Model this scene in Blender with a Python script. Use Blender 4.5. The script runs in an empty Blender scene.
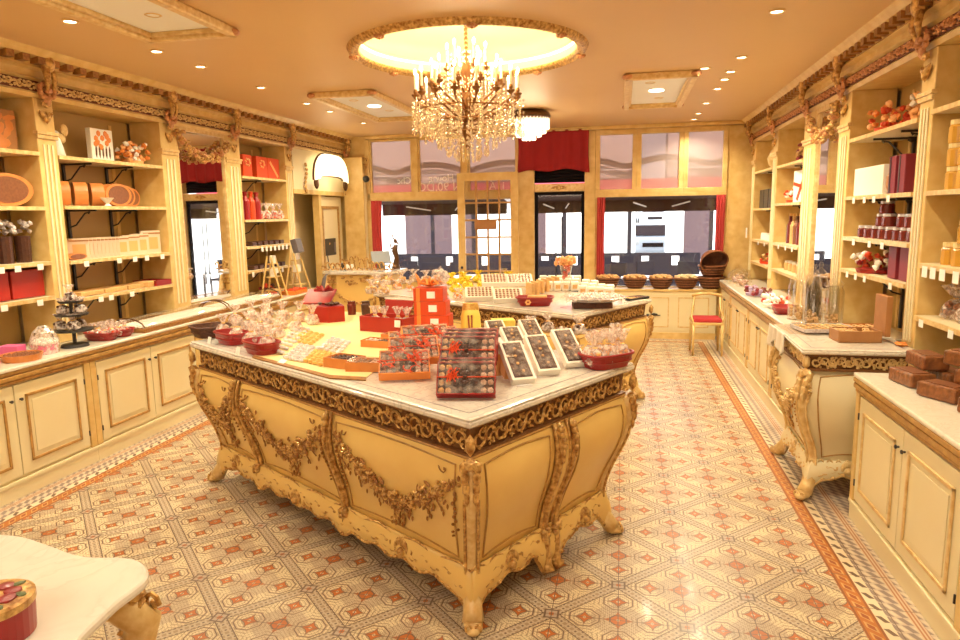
import bpy, math, random
from mathutils import Vector, Matrix
random.seed(7)
PI = math.pi
C = bpy.context.scene.collection
sc = bpy.context.scene

# ------------------------------------------------------------------ camera
H = 1.85
FPX, YAW, PIT, ROL = 680.49, .2062, .1531, -.0165
cy, sy, cp, sp = math.cos(YAW), math.sin(YAW), math.cos(PIT), math.sin(PIT)
FW = Vector((-sy*cp, cy*cp, -sp)); RT0 = Vector((cy, sy, 0)); UP0 = RT0.cross(FW)
RT = RT0*math.cos(ROL) + UP0*math.sin(ROL); UP = UP0*math.cos(ROL) - RT0*math.sin(ROL)
CAM = Vector((0, 0, H))
cd = bpy.data.cameras.new('camera'); cam = bpy.data.objects.new('camera', cd); C.objects.link(cam)
cam.matrix_world = Matrix((( RT.x, UP.x, -FW.x, 0), (RT.y, UP.y, -FW.y, 0), (RT.z, UP.z, -FW.z, H), (0, 0, 0, 1)))
cd.sensor_width = 36; cd.lens = FPX*36/960; cd.clip_start = .05; cd.clip_end = 200
sc.camera = cam

def at(x, y, ax, val):
    """survey helper: the point of the photograph (x, y) on the real plane axis=val (metres)"""
    d = FW + RT*((x-480)/FPX) - UP*((y-320)/FPX)
    t = (val-CAM[ax])/d[ax]
    return CAM + d*t

# ------------------------------------------------------------------ world, sun, exposure
w = bpy.data.worlds.new('world'); sc.world = w; w.use_nodes = True
bg = w.node_tree.nodes['Background']; bg.inputs[0].default_value = (.80, .90, 1, 1); bg.inputs[1].default_value = 3.0
sun = bpy.data.lights.new('sun', 'SUN'); sun.energy = 16; sun.angle = .02; sun.color = (1, .95, .88)
so = bpy.data.objects.new('sun', sun); C.objects.link(so); so.rotation_euler = (math.radians(42), 0, math.radians(12))
sc.view_settings.view_transform = 'Standard'; sc.view_settings.look = 'None'
sc.view_settings.gamma = 1; sc.view_settings.use_curve_mapping = False
sc.view_settings.exposure = .02
# added unseen area light behind the camera, soft fill for the whole room
al = bpy.data.lights.new('rear_fill_light', 'AREA'); al.shape = 'RECTANGLE'; al.size = 4.0; al.size_y = 2.2; al.energy = 120; al.color = (1, .84, .62)
ao = bpy.data.objects.new('rear_fill_light', al); C.objects.link(ao); ao.location = (-1.2, -.9, 2.9); ao.rotation_euler = (math.radians(25), 0, 0)
SPOT_W = 62; SPOT_COL = (1, .875, .60)

# ------------------------------------------------------------------ materials
class N:
    """tiny expression wrapper over math nodes"""
    def __init__(s, nt, sock): s.nt = nt; s.s = sock
    def _m(s, op, *o):
        n = s.nt.nodes.new('ShaderNodeMath'); n.operation = op
        for i, v in enumerate((s,)+o):
            if isinstance(v, N): s.nt.links.new(v.s, n.inputs[i])
            else: n.inputs[i].default_value = v
        return N(s.nt, n.outputs[0])
    def __add__(s, o): return s._m('ADD', o)
    def __sub__(s, o): return s._m('SUBTRACT', o)
    def __mul__(s, o): return s._m('MULTIPLY', o)
    def __truediv__(s, o): return s._m('DIVIDE', o)
    def __radd__(s, o): return s._m('ADD', o)
    def __rmul__(s, o): return s._m('MULTIPLY', o)
    def __rsub__(s, o): return (s*-1)._m('ADD', o)
    def lt(s, o): return s._m('LESS_THAN', o)
    def gt(s, o): return s._m('GREATER_THAN', o)
    def abs(s): return s._m('ABSOLUTE')
    def fr(s): return s._m('FRACT')
    def sqrt(s): return s._m('SQRT')
    def mx(s, o): return s._m('MAXIMUM', o)
    def mn(s, o): return s._m('MINIMUM', o)
    def sin(s): return s._m('SINE')

MATS = {}
def mat(name, col, rough=.5, metal=0, emit=0, noise=0, nscale=8, col2=None, bump=0, bscale=30, spec=None, trans=0, alpha=1, coat=0):
    m = bpy.data.materials.new(name); m.use_nodes = True; nt = m.node_tree
    b = nt.nodes['Principled BSDF']
    b.inputs['Base Color'].default_value = (*col, 1); b.inputs['Roughness'].default_value = rough; b.inputs['Metallic'].default_value = metal
    if spec is not None: b.inputs['Specular IOR Level'].default_value = spec
    if trans: b.inputs['Transmission Weight'].default_value = trans
    if coat: b.inputs['Coat Weight'].default_value = coat; b.inputs['Coat Roughness'].default_value = .1
    if alpha < 1: b.inputs['Alpha'].default_value = alpha
    if emit: b.inputs['Emission Color'].default_value = (*col, 1); b.inputs['Emission Strength'].default_value = emit
    if noise or bump:
        tc = nt.nodes.new('ShaderNodeTexCoord')
    if noise:
        nz = nt.nodes.new('ShaderNodeTexNoise'); nz.inputs['Scale'].default_value = nscale; nz.inputs['Detail'].default_value = 5
        nt.links.new(tc.outputs['Object'], nz.inputs['Vector'])
        cr = nt.nodes.new('ShaderNodeValToRGB'); cr.color_ramp.elements[0].position = .5-noise/2; cr.color_ramp.elements[1].position = .5+noise/2
        cr.color_ramp.elements[0].color = (*(col2 or tuple(c*.7 for c in col)), 1); cr.color_ramp.elements[1].color = (*col, 1)
        nt.links.new(nz.outputs[0], cr.inputs[0]); nt.links.new(cr.outputs[0], b.inputs['Base Color'])
    if bump:
        nb = nt.nodes.new('ShaderNodeTexNoise'); nb.inputs['Scale'].default_value = bscale; nb.inputs['Detail'].default_value = 3
        nt.links.new(tc.outputs['Object'], nb.inputs['Vector'])
        bp = nt.nodes.new('ShaderNodeBump'); bp.inputs['Strength'].default_value = bump; bp.inputs['Distance'].default_value = .01
        nt.links.new(nb.outputs[0], bp.inputs['Height']); nt.links.new(bp.outputs[0], b.inputs['Normal'])
    MATS[name] = m
    return m

def stops(cr, lst):
    e = cr.color_ramp.elements
    e[0].position, e[0].color = lst[0][0], (*lst[0][1], 1); e[1].position, e[1].color = lst[-1][0], (*lst[-1][1], 1)
    for p, c in lst[1:-1]:
        q = e.new(p); q.color = (*c, 1)

mat('cream_paint', (.82, .73, .49), .42, noise=.9, nscale=2.5, col2=(.78, .66, .38))
mat('cream_trim', (.80, .60, .26), .4, noise=.6, nscale=9, col2=(.62, .38, .11))
mat('ochre_line', (.60, .35, .10), .42, noise=.6, nscale=25, col2=(.32, .15, .035))
mat('shelf_back', (.52, .34, .12), .55, noise=.9, nscale=2, col2=(.44, .27, .09))
mat('shelf_wood', (.80, .66, .42), .4)
mat('ceiling_paint', (.70, .475, .225), .5, noise=.9, nscale=1.2, col2=(.65, .41, .19))
mat('wall_paint', (.78, .62, .36), .5)
mat('bombe_paint', (.84, .61, .21), .36, noise=.9, nscale=4, col2=(.74, .47, .14), bump=.04, bscale=60, coat=.25)
mat('gilt', (.80, .52, .18), .34, metal=.3, noise=.35, nscale=40, col2=(.30, .12, .025), bump=.5, bscale=60)
mat('gilt_dark', (.46, .23, .06), .42, metal=.2, noise=.6, nscale=40, col2=(.20, .07, .018))
mat('gilt_pale', (.86, .67, .33), .36, metal=.1, noise=.55, nscale=26, col2=(.60, .35, .11))
mat('rose_gilt', (.72, .38, .16), .40, metal=.15, noise=.5, nscale=28, col2=(.36, .11, .04))
mat('frieze_base', (.24, .10, .028), .5, noise=.9, nscale=22, col2=(.13, .045, .012), bump=.5, bscale=50)
mat('band_base', (.16, .045, .02), .6)
mat('iron', (.035, .03, .03), .5)
mat('black', (.02, .02, .022), .35)
mat('white', (.82, .80, .76), .4)
mat('card', (.90, .88, .82), .5)
mat('paper_white', (.84, .79, .70), .5)
mat('red_paper', (.42, .022, .012), .4, noise=.6, nscale=6, col2=(.34, .016, .01))
mat('red_lacquer', (.30, .008, .010), .35, coat=.15)
mat('orange_red', (.66, .065, .012), .42)
mat('orange', (.80, .26, .05), .4)
mat('orange_wood', (.70, .27, .07), .4, noise=.8, nscale=14, col2=(.56, .18, .04))
mat('maroon', (.22, .015, .03), .5)
mat('valance_red', (.34, .008, .014), .8, noise=.9, nscale=5, col2=(.27, .006, .010))
mat('curtain_red', (.52, .05, .05), .75)
mat('chocolate', (.09, .03, .015), .35, noise=.6, nscale=40, col2=(.04, .012, .008), bump=.3, bscale=90)
mat('milk_choc', (.27, .10, .04), .4, noise=.6, nscale=60, col2=(.16, .05, .02))
mat('loaf', (.34, .12, .035), .42, noise=.5, nscale=28, col2=(.13, .04, .012), bump=.5, bscale=60, coat=.2)
mat('biscuit', (.74, .48, .20), .6, noise=.8, nscale=50, col2=(.55, .28, .09))
mat('peach', (.85, .42, .16), .5)
mat('yellow', (.86, .66, .12), .45)
mat('yellow_cloth', (.84, .68, .34), .6, noise=.9, nscale=3, col2=(.80, .60, .26))
mat('honey', (.56, .29, .04), .25)
mat('honey_lid', (.78, .58, .26), .4)
mat('jam', (.16, .02, .015), .2)
mat('wicker_dark', (.13, .045, .02), .6, noise=.6, nscale=50, col2=(.05, .015, .01), bump=.6, bscale=80)
mat('wicker', (.38, .14, .05), .6, noise=.6, nscale=50, col2=(.18, .06, .02), bump=.6, bscale=80)
mat('wood', (.46, .22, .08), .45, noise=.8, nscale=12, col2=(.34, .14, .045))
mat('wood_pale', (.72, .54, .28), .5)
mat('pink', (.82, .16, .38), .4)
mat('gold_foil', (.86, .55, .16), .3, metal=.4, noise=.5, nscale=80, col2=(.6, .3, .06))
mat('silver_foil', (.84, .80, .80), .28, metal=.35, noise=.5, nscale=70, col2=(.5, .45, .5))
mat('sweets_mix', (.78, .62, .50), .4, noise=.5, nscale=55, col2=(.42, .16, .10))
mat('choc_mix', (.42, .18, .08), .4, noise=.4, nscale=60, col2=(.10, .03, .02))
mat('leather_grey', (.16, .14, .15), .5)
mat('bronze', (.13, .065, .03), .35, metal=.6)
mat('brass_dark', (.26, .12, .045), .34, metal=.7)
mat('mirror', (.86, .86, .85), .02, metal=1)
mat('street', (.42, .41, .40), .8, noise=.7, nscale=3)
mat('facade', (.62, .56, .53), .8, noise=.9, nscale=.7, col2=(.56, .50, .48))
mat('facade_white', (.85, .84, .82), .7)
mat('awning_brown', (.045, .014, .014), .85)
mat('awning_red', (.62, .07, .10), .8)
mat('cafe_dark', (.012, .010, .014), .9, spec=.15)
mat('cafe_glass', (.055, .03, .035), .5)
mat('car_white', (.75, .80, .86), .25, coat=.5)
mat('lamp', (1, .90, .72), .5, emit=9)
mat('bulb', (1, .82, .50), .5, emit=30)
mat('lit_glass', (1, .90, .62), .4, emit=1.6)
mat('dome', (.88, .78, .44), .6)
mat('screen', (.25, .26, .28), .3)
mat('seat_red', (.42, .015, .02), .7)
mat('lavender', (.40, .30, .48), .6)

def thin(name, tint, a, rough=.06, nscale=0, body=None):
    m = bpy.data.materials.new(name); m.use_nodes = True; nt = m.node_tree; nt.nodes.clear()
    out = nt.nodes.new('ShaderNodeOutputMaterial'); mx = nt.nodes.new('ShaderNodeMixShader')
    tr = nt.nodes.new('ShaderNodeBsdfTransparent'); tr.inputs[0].default_value = (*tint, 1)
    pb = nt.nodes.new('ShaderNodeBsdfPrincipled'); pb.inputs['Base Color'].default_value = (*(body or tint), 1); pb.inputs['Roughness'].default_value = rough
    nt.links.new(tr.outputs[0], mx.inputs[1]); nt.links.new(pb.outputs[0], mx.inputs[2]); nt.links.new(mx.outputs[0], out.inputs[0])
    if nscale:
        tc = nt.nodes.new('ShaderNodeTexCoord'); nz = nt.nodes.new('ShaderNodeTexNoise'); nz.inputs['Scale'].default_value = nscale; nz.inputs['Detail'].default_value = 2
        nt.links.new(tc.outputs['Object'], nz.inputs['Vector'])
        mr = nt.nodes.new('ShaderNodeMapRange'); mr.inputs[1].default_value = .42; mr.inputs[2].default_value = .62; mr.inputs[3].default_value = a*.35; mr.inputs[4].default_value = min(1, a*1.7)
        nt.links.new(nz.outputs[0], mr.inputs[0]); nt.links.new(mr.outputs[0], mx.inputs[0])
    else: mx.inputs[0].default_value = a
    MATS[name] = m
thin('pane', (.97, .97, .97), .05, .03, 0, (.03, .03, .03))
thin('transom_glass', (.62, .52, .50), .42, .25)
thin('jar_glass', (.97, .95, .92), .20, .04, 0, (.30, .28, .24))
thin('cellophane', (.97, .93, .90), .42, .12, 34, (.92, .80, .74))
thin('yellow_cello', (1, .85, .3), .62, .15, 30, (.90, .70, .06))
mat('card_tan', (.72, .57, .42), .5)
thin('cello_lid', (.98, .94, .90), .10, .08, 25, (.8, .7, .65))

def glass(name, tint, lo, hi, rough=.03):
    m = bpy.data.materials.new(name); m.use_nodes = True; nt = m.node_tree; nt.nodes.clear()
    out = nt.nodes.new('ShaderNodeOutputMaterial'); mx = nt.nodes.new('ShaderNodeMixShader'); tr = nt.nodes.new('ShaderNodeBsdfTransparent'); gl = nt.nodes.new('ShaderNodeBsdfGlossy')
    tr.inputs[0].default_value = (*tint, 1); gl.inputs['Roughness'].default_value = rough; gl.inputs['Color'].default_value = (1, 1, 1, 1)
    lw_ = nt.nodes.new('ShaderNodeLayerWeight'); lw_.inputs[0].default_value = .5; pw = nt.nodes.new('ShaderNodeMath'); pw.operation = 'POWER'; pw.inputs[1].default_value = 3
    mr = nt.nodes.new('ShaderNodeMapRange'); mr.inputs[3].default_value = lo; mr.inputs[4].default_value = hi
    nt.links.new(lw_.outputs['Facing'], pw.inputs[0]); nt.links.new(pw.outputs[0], mr.inputs[0]); nt.links.new(mr.outputs[0], mx.inputs[0])
    nt.links.new(tr.outputs[0], mx.inputs[1]); nt.links.new(gl.outputs[0], mx.inputs[2]); nt.links.new(mx.outputs[0], out.inputs[0]); MATS[name] = m
glass('jar_glass', (.98, .97, .95), .05, .75); glass('pane', (.98, .98, .98), .03, .5)
def marble(name, base, vein, sc_=3):
    m = mat(name, base, .16, coat=.3); nt = m.node_tree; b = nt.nodes['Principled BSDF']
    tc = nt.nodes.new('ShaderNodeTexCoord'); n1 = nt.nodes.new('ShaderNodeTexNoise'); n1.inputs['Scale'].default_value = sc_; n1.inputs['Detail'].default_value = 8; n1.inputs['Distortion'].default_value = 3.0
    nt.links.new(tc.outputs['Object'], n1.inputs['Vector'])
    cr = nt.nodes.new('ShaderNodeValToRGB'); stops(cr, [(.40, base), (.485, tuple(.5*(a+b_) for a, b_ in zip(base, vein))), (.50, vein), (.53, base), (.8, tuple(c*.92 for c in base))])
    nt.links.new(n1.outputs[0], cr.inputs[0]); nt.links.new(cr.outputs[0], b.inputs['Base Color'])
marble('marble', (.80, .74, .64), (.66, .58, .50)); marble('marble_grey', (.74, .68, .60), (.56, .50, .46), 5)
marble('counter_stone', (.84, .78, .66), (.76, .68, .55), 6)

marble('marble_plain', (.82, .78, .70), (.76, .70, .62), 2)
def floor_material():
    m = mat('cement_tiles', (.8, .7, .5), .36, coat=.08); nt = m.node_tree; b = nt.nodes['Principled BSDF']
    tc = nt.nodes.new('ShaderNodeTexCoord'); sx = nt.nodes.new('ShaderNodeSeparateXYZ'); nt.links.new(tc.outputs['Object'], sx.inputs[0])
    X = N(nt, sx.outputs[0]); Y = N(nt, sx.outputs[1]); S = .3058
    u = (X-.315+S*60)/S; v = (Y-3.552+S*60)/S
    a = ((u+v)/2).fr(); c = ((u-v)/2+100).fr()                       # diamond lattice, nodes at 0/1, centre at .5
    # distance to the nearest band line
    ba = .5-(a-.5).abs(); bc = .5-(c-.5).abs()
    band = ba.mn(bc)
    # octant-star coordinates around each small star (period .5, offset .25)
    fa = (a*2).fr()-.5; fc = (c*2).fr()-.5
    px = (fa+fc).abs(); py = (fa-fc).abs()                            # axes along the room
    star = px.sqrt()+py.sqrt()
    d8 = px.mx(py).mx((px+py)*.72)
    cx = ((a-.5)+(c-.5)).abs(); cyy = ((a-.5)-(c-.5)).abs()
    cstar = cx.sqrt()+cyy.sqrt(); cd8 = cx.mx(cyy).mx((cx+cyy)*.72)
    nd = ba+bc
    def mixc(f, c0, c1):
        n = nt.nodes.new('ShaderNodeMix'); n.data_type = 'RGBA'
        nt.links.new(f.s, n.inputs[0])
        for i, cc in ((6, c0), (7, c1)):
            if isinstance(cc, tuple): n.inputs[i].default_value = (*cc, 1)
            else: nt.links.new(cc, n.inputs[i])
        return n.outputs[2]
    CR = (.78, .65, .43); TA = (.40, .295, .20); GR = (.19, .125, .09); OR = (.56, .16, .035); DK = (.15, .085, .06); PK = (.62, .46, .30)
    # fine contour lines inside the field
    wob = ((px*25).sin()+(py*25).sin())*.012
    rings = (((d8+wob)*7.5).fr()-.5).abs().lt(.13)
    base = mixc(cd8.lt(.40), (.80, .68, .45), (.62, .50, .35))
    hat = (((cx*34).fr()-.5).abs()).lt(.16)*(((cyy*34).fr()-.5).abs()).lt(.42)*cd8.lt(.40)
    base = mixc(hat*.55, base, TA)
    col = mixc(rings*.8, base, TA)
    fleck = ((a*31).fr()-.5).abs().lt(.14)*((c*31).fr()-.5).abs().lt(.2)
    col = mixc(fleck*.7, col, GR)
    col = mixc(d8.gt(.40)*d8.lt(.47), col, PK)
    col = mixc(((d8-.44).abs().lt(.018)), col, GR)
    # small stars
    col = mixc(star.lt(.70), col, GR); col = mixc(star.lt(.635), col, OR); col = mixc((px+py).lt(.07), col, CR); col = mixc((px+py).lt(.035), col, DK)
    # centre flower
    col = mixc(cd8.lt(.125), col, CR); col = mixc(cstar.lt(.56), col, OR); col = mixc(((cd8-.12).abs()).lt(.012), col, GR); col = mixc((cx+cyy).lt(.035), col, CR)
    tick = ((px*py)*60).fr().lt(.16)*d8.gt(.2)
    col = mixc(tick*.5, col, GR)
    # diagonal bands with a chain of small crosses
    bm = band.lt(.062)
    col = mixc(bm, col, (.56, .46, .34))
    along = a.mx(a); ch = (((a+c)*9).fr()-.5).abs()+((((a-c)*9)+20).fr()-.5).abs()
    col = mixc(bm*ch.gt(.62), col, TA); col = mixc(bm*ch.lt(.22), col, GR)
    col = mixc(((band-.062).abs()).lt(.0065), col, GR)
    # node diamonds
    col = mixc(nd.lt(.115), col, GR); col = mixc(nd.lt(.085), col, (.50, .40, .32)); col = mixc(nd.lt(.035), col, OR)
    # borders round the room: orange fret, cream strip, grey patterned row, orange lines
    ex = (1.37-X).mn(X+3.97).mn(10.25-Y)                              # distance to the nearest plinth
    bord = ex.lt(.293)
    al = X+Y
    e0 = (ex-.25).abs()
    fr2 = ((al*12).fr()-.5).abs().lt(.30)*e0.lt(.022)
    bc1 = mixc(fr2, (.50, .17, .035), (.62, .36, .14)); bc1 = mixc(((al*12).fr()-.5).abs().lt(.20)*e0.lt(.013), bc1, (.36, .09, .03)); bc1 = mixc((e0-.036).abs().lt(.005), bc1, (.30, .10, .04))
    cr_ = mixc((((al*10).fr()-.5).abs()+((ex-.18)*10).abs()).lt(.25), (.80, .69, .50), GR)
    gch = ((((ex*17).fr()-.5).abs())+(((al*17).fr()-.5).abs()))
    gy = mixc(gch.lt(.46), (.60, .50, .40), (.30, .23, .21)); gy = mixc(gch.gt(.72), gy, (.72, .62, .48))
    ol = mixc((((ex-.03)*60).fr()).lt(.5), (.66, .52, .38), (.45, .20, .10))
    bcol = mixc(ex.lt(.155), cr_, gy); bcol = mixc(ex.lt(.062)*ex.gt(.02), bcol, ol); bcol = mixc(ex.gt(.207), bcol, bc1)
    col = mixc(bord, col, bcol)
    # grout joints, every second node step
    gx = ((u*1+.5).fr()-.5).abs(); gy_ = ((v*1+.5).fr()-.5).abs()
    col = mixc(gx.mn(gy_).lt(.007), col, GR)
    nz = nt.nodes.new('ShaderNodeTexNoise'); nz.inputs['Scale'].default_value = 2.2; nz.inputs['Detail'].default_value = 6
    nt.links.new(tc.outputs['Object'], nz.inputs['Vector'])
    hs = nt.nodes.new('ShaderNodeMix'); hs.data_type = 'RGBA'; hs.blend_type = 'MULTIPLY'; hs.inputs[0].default_value = 1
    cr = nt.nodes.new('ShaderNodeValToRGB'); stops(cr, [(.3, (.78, .74, .70)), (.65, (1, 1, 1))]); nt.links.new(nz.outputs[0], cr.inputs[0])
    nt.links.new(col, hs.inputs[6]); nt.links.new(cr.outputs[0], hs.inputs[7]); nt.links.new(hs.outputs[2], b.inputs['Base Color'])
floor_material()

# ------------------------------------------------------------------ mesh builder
def _ico():
    import bmesh
    out = []
    for s in (1, 2):
        bm = bmesh.new(); bmesh.ops.create_icosphere(bm, subdivisions=s, radius=1)
        out.append(([v.co.copy() for v in bm.verts], [[v.index for v in f.verts] for f in bm.faces])); bm.free()
    return out
ICO = _ico()

class MB:
    def __init__(s): s.v = []; s.f = []
    def add(s, vs, fs):
        n = len(s.v); s.v += [tuple(p) for p in vs]; s.f += [[n+i for i in f] for f in fs]; return s
    def box(s, c, d, rz=0, taper=1, rx=0):
        hx, hy, hz = d[0]/2, d[1]/2, d[2]/2; vs = []
        M = Matrix.Rotation(rz, 3, 'Z') @ Matrix.Rotation(rx, 3, 'X')
        for k, (x, y, z) in enumerate([(-1,-1,-1),(1,-1,-1),(1,1,-1),(-1,1,-1),(-1,-1,1),(1,-1,1),(1,1,1),(-1,1,1)]):
            t = taper if z < 0 else 1
            vs.append(Vector(c) + M @ Vector((x*hx*t, y*hy*t, z*hz)))
        return s.add(vs, [(0,3,2,1),(4,5,6,7),(0,1,5,4),(1,2,6,5),(2,3,7,6),(3,0,4,7)])
    def bx(s, x0, x1, y0, y1, z0, z1): return s.box(((x0+x1)/2, (y0+y1)/2, (z0+z1)/2), (abs(x1-x0), abs(y1-y0), abs(z1-z0)))
    def prism(s, poly, z0, z1):
        n = len(poly)
        vs = [(p[0], p[1], z0) for p in poly]+[(p[0], p[1], z1) for p in poly]
        return s.add(vs, [list(range(n))[::-1], list(range(n, 2*n))]+[(i, (i+1) % n, n+(i+1) % n, n+i) for i in range(n)])
    def extr(s, prof, o, du, dv, dw, L):
        """extrude a closed 2-D profile [(a,b)] : o + a*du + b*dv, along dw for L"""
        o, du, dv, dw = map(Vector, (o, du, dv, dw)); n = len(prof)
        vs = [o+du*a+dv*b for a, b in prof]+[o+du*a+dv*b+dw*L for a, b in prof]
        return s.add(vs, [list(range(n))[::-1], list(range(n, 2*n))]+[(i, (i+1) % n, n+(i+1) % n, n+i) for i in range(n)])
    def lathe(s, prof, c=(0, 0, 0), seg=16, sx=1, sy=1, cap=True):
        n = len(prof); vs = []
        for k in range(seg):
            a = 2*PI*k/seg
            for r, z in prof: vs.append((c[0]+r*math.cos(a)*sx, c[1]+r*math.sin(a)*sy, c[2]+z))
        fs = [(k*n+i, ((k+1) % seg)*n+i, ((k+1) % seg)*n+i+1, k*n+i+1) for k in range(seg) for i in range(n-1)]
        if cap and prof[0][0] > 1e-4: fs.append([k*n for k in range(seg)][::-1])
        if cap and prof[-1][0] > 1e-4: fs.append([k*n+n-1 for k in range(seg)])
        return s.add(vs, fs)
    def tube(s, pts, r, seg=6, cap=True):
        pts = [Vector(p) for p in pts]; n = len(pts); vs = []; rr = r if isinstance(r, (list, tuple)) else [r]*n
        up = Vector((0, 0, 1)); prev = None
        for i, p in enumerate(pts):
            t = (pts[min(i+1, n-1)]-pts[max(i-1, 0)])
            if t.length < 1e-9: t = Vector((0, 0, 1))
            t.normalize()
            if prev is None:
                a = t.cross(up)
                if a.length < .1: a = t.cross(Vector((1, 0, 0)))
            else: a = prev - t*prev.dot(t)
            if a.length < 1e-6: a = t.orthogonal()
            a.normalize(); prev = a; b = t.cross(a)
            for k in range(seg):
                q = 2*PI*k/seg; vs.append(p+(a*math.cos(q)+b*math.sin(q))*rr[i])
        fs = [(i*seg+k, i*seg+(k+1) % seg, (i+1)*seg+(k+1) % seg, (i+1)*seg+k) for i in range(n-1) for k in range(seg)]
        if cap: fs += [list(range(seg))[::-1], [(n-1)*seg+k for k in range(seg)]]
        return s.add(vs, fs)
    def blob(s, c, r, rot=None, lv=0, jit=0):
        V, F = ICO[lv]; c = Vector(c); r = (r, r, r) if not isinstance(r, (tuple, list)) else r; vs = []
        for p in V:
            j = 1+random.uniform(-jit, jit)
            q = Vector((p.x*r[0]*j, p.y*r[1]*j, p.z*r[2]*j))
            if rot is not None: q = rot @ q
            vs.append(c+q)
        return s.add(vs, F)
    def grid(s, fn, nu, nv):
        vs = [fn(i/nu, j/nv) for i in range(nu+1) for j in range(nv+1)]
        return s.add(vs, [(i*(nv+1)+j, (i+1)*(nv+1)+j, (i+1)*(nv+1)+j+1, i*(nv+1)+j+1) for i in range(nu) for j in range(nv)])
    def build(s, name, m, parent=None, loc=None, smooth=False, bev=0, solid=0):
        me = bpy.data.meshes.new(name); me.from_pydata([tuple(v) for v in s.v], [], s.f); me.validate()
        import bmesh
        bm = bmesh.new(); bm.from_mesh(me); bmesh.ops.recalc_face_normals(bm, faces=bm.faces); bm.to_mesh(me); bm.free()
        o = bpy.data.objects.new(name, me); C.objects.link(o); me.materials.append(MATS[m] if isinstance(m, str) else m)
        if smooth:
            for p in me.polygons: p.use_smooth = True
        if solid:
            sm = o.modifiers.new('solid', 'SOLIDIFY'); sm.thickness = solid; sm.offset = 0
        if bev:
            bv = o.modifiers.new('bevel', 'BEVEL'); bv.width = bev; bv.segments = 2; bv.limit_method = 'ANGLE'
        if parent: o.parent = parent
        if loc is not None: o.location = loc
        return o

def tag(o, label=None, cat=None, group=None, kind=None):
    if label: o['label'] = label
    if cat: o['category'] = cat
    if group: o['group'] = group
    if kind: o['kind'] = kind
    return o
def thing(name, label, cat, loc=(0, 0, 0), rz=0, group=None):
    o = bpy.data.objects.new(name, None); C.objects.link(o); o.location = loc; o.rotation_euler = (0, 0, rz); o.empty_display_size = .05
    return tag(o, label, cat, group)
def struct(name, mb, m, parent=None, **k):
    o = mb.build(name, m, parent, **k)
    if not parent: o['kind'] = 'structure'
    return o
def dup(root, loc, rz=0, label=None, group=None, scale=None, rx=None):
    kids = {}
    for o in bpy.data.objects: kids.setdefault(o.parent, []).append(o)
    return _dup(root, loc, rz, label, group, scale, rx, list(root.children))
def _dup(root, loc, rz, label, group, scale, rx, ch):
    r = root.copy(); C.objects.link(r); r.location = loc; r.rotation_euler = (rx or 0, 0, rz)
    if scale: r.scale = (scale,)*3 if not isinstance(scale, (tuple, list)) else scale
    if label: r['label'] = label
    if group: r['group'] = group
    for a in ch:
        c = a.copy(); C.objects.link(c); c.parent = r
        for b in a.children:
            d = b.copy(); C.objects.link(d); d.parent = c
    return r
def dup(root, loc, rz=0, label=None, group=None, scale=None, rx=None):
    return _dup(root, loc, rz, label, group, scale, rx, list(root.children))
class Kind:
    """first placement moves the prototype itself, later ones copy it"""
    def __init__(s, make): s.make = make; s.o = None
    def put(s, loc, rz=0, label=None, group=None, scale=None, rx=0):
        if s.o is None:
            s.o = s.make(); o = s.o; o.location = loc; o.rotation_euler = (rx, 0, rz)
            if scale: o.scale = (scale,)*3 if not isinstance(scale, (tuple, list)) else scale
            if label: o['label'] = label
            if group: o['group'] = group
            return o
        o = dup(s.o, loc, rz, label, group, scale or 1, rx)
        if not group and 'group' in o: del o['group']
        return o
ORD = ['first', 'second', 'third', 'fourth', 'fifth', 'sixth', 'seventh', 'eighth', 'ninth', 'tenth', 'eleventh', 'twelfth', 'thirteenth', 'fourteenth', 'fifteenth']
TH = math.atan2(-.543, .84)                                           # heading of the two island counters
# ================================================================== STRUCTURE
ZC = 3.11
XL, XLB, XLC = -4.35, -4.72, -3.95       # left shelf front, back, counter edge
XR, XRB, XRC = 1.78, 2.15, 1.35
YW = 10.55
struct('floor', MB().bx(-4.9, 2.35, -2.4, 10.65, -.08, 0), 'cement_tiles')
def ceiling():
    m = MB(); cx, cyy, R0, n = -1.19, 5.40, .835, 64; x0, x1, y0, y1 = cx-1.0, cx+1.0, cyy-1.0, cyy+1.0
    inner = [(cx+R0*math.cos(2*PI*k/n), cyy+R0*math.sin(2*PI*k/n)) for k in range(n)]
    outer = []
    for k in range(n):
        a = 2*PI*k/n; c, s_ = math.cos(a), math.sin(a); t = 1/max(abs(c), abs(s_)); outer.append((cx+c*t, cyy+s_*t))
    for z in (ZC, ZC+.10):
        m.add([(*p, z) for p in inner+outer], [(k, (k+1) % n, n+(k+1) % n, n+k) for k in range(n)])
    for a in ((-4.9, x0, -2.4, 10.7), (x1, 2.35, -2.4, 10.7), (x0, x1, -2.4, y0), (x0, x1, y1, 10.7)): m.bx(a[0], a[1], a[2], a[3], ZC, ZC+.1)
    struct('ceiling', m, 'ceiling_paint')
    struct('ceiling_slab', MB().bx(-5, 2.45, -2.5, 10.7, ZC+.45, ZC+.6), 'wall_paint')
ceiling()
struct('wall_left', MB().bx(-4.9, -4.74, -2.4, 10.7, 0, 3.6), 'wall_paint')
struct('wall_right', MB().bx(2.17, 2.35, -2.4, 10.7, 0, 3.6), 'wall_paint')
struct('wall_back', MB().bx(-4.9, 2.35, -2.5, -2.35, 0, 3.6), 'wall_paint')
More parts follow.
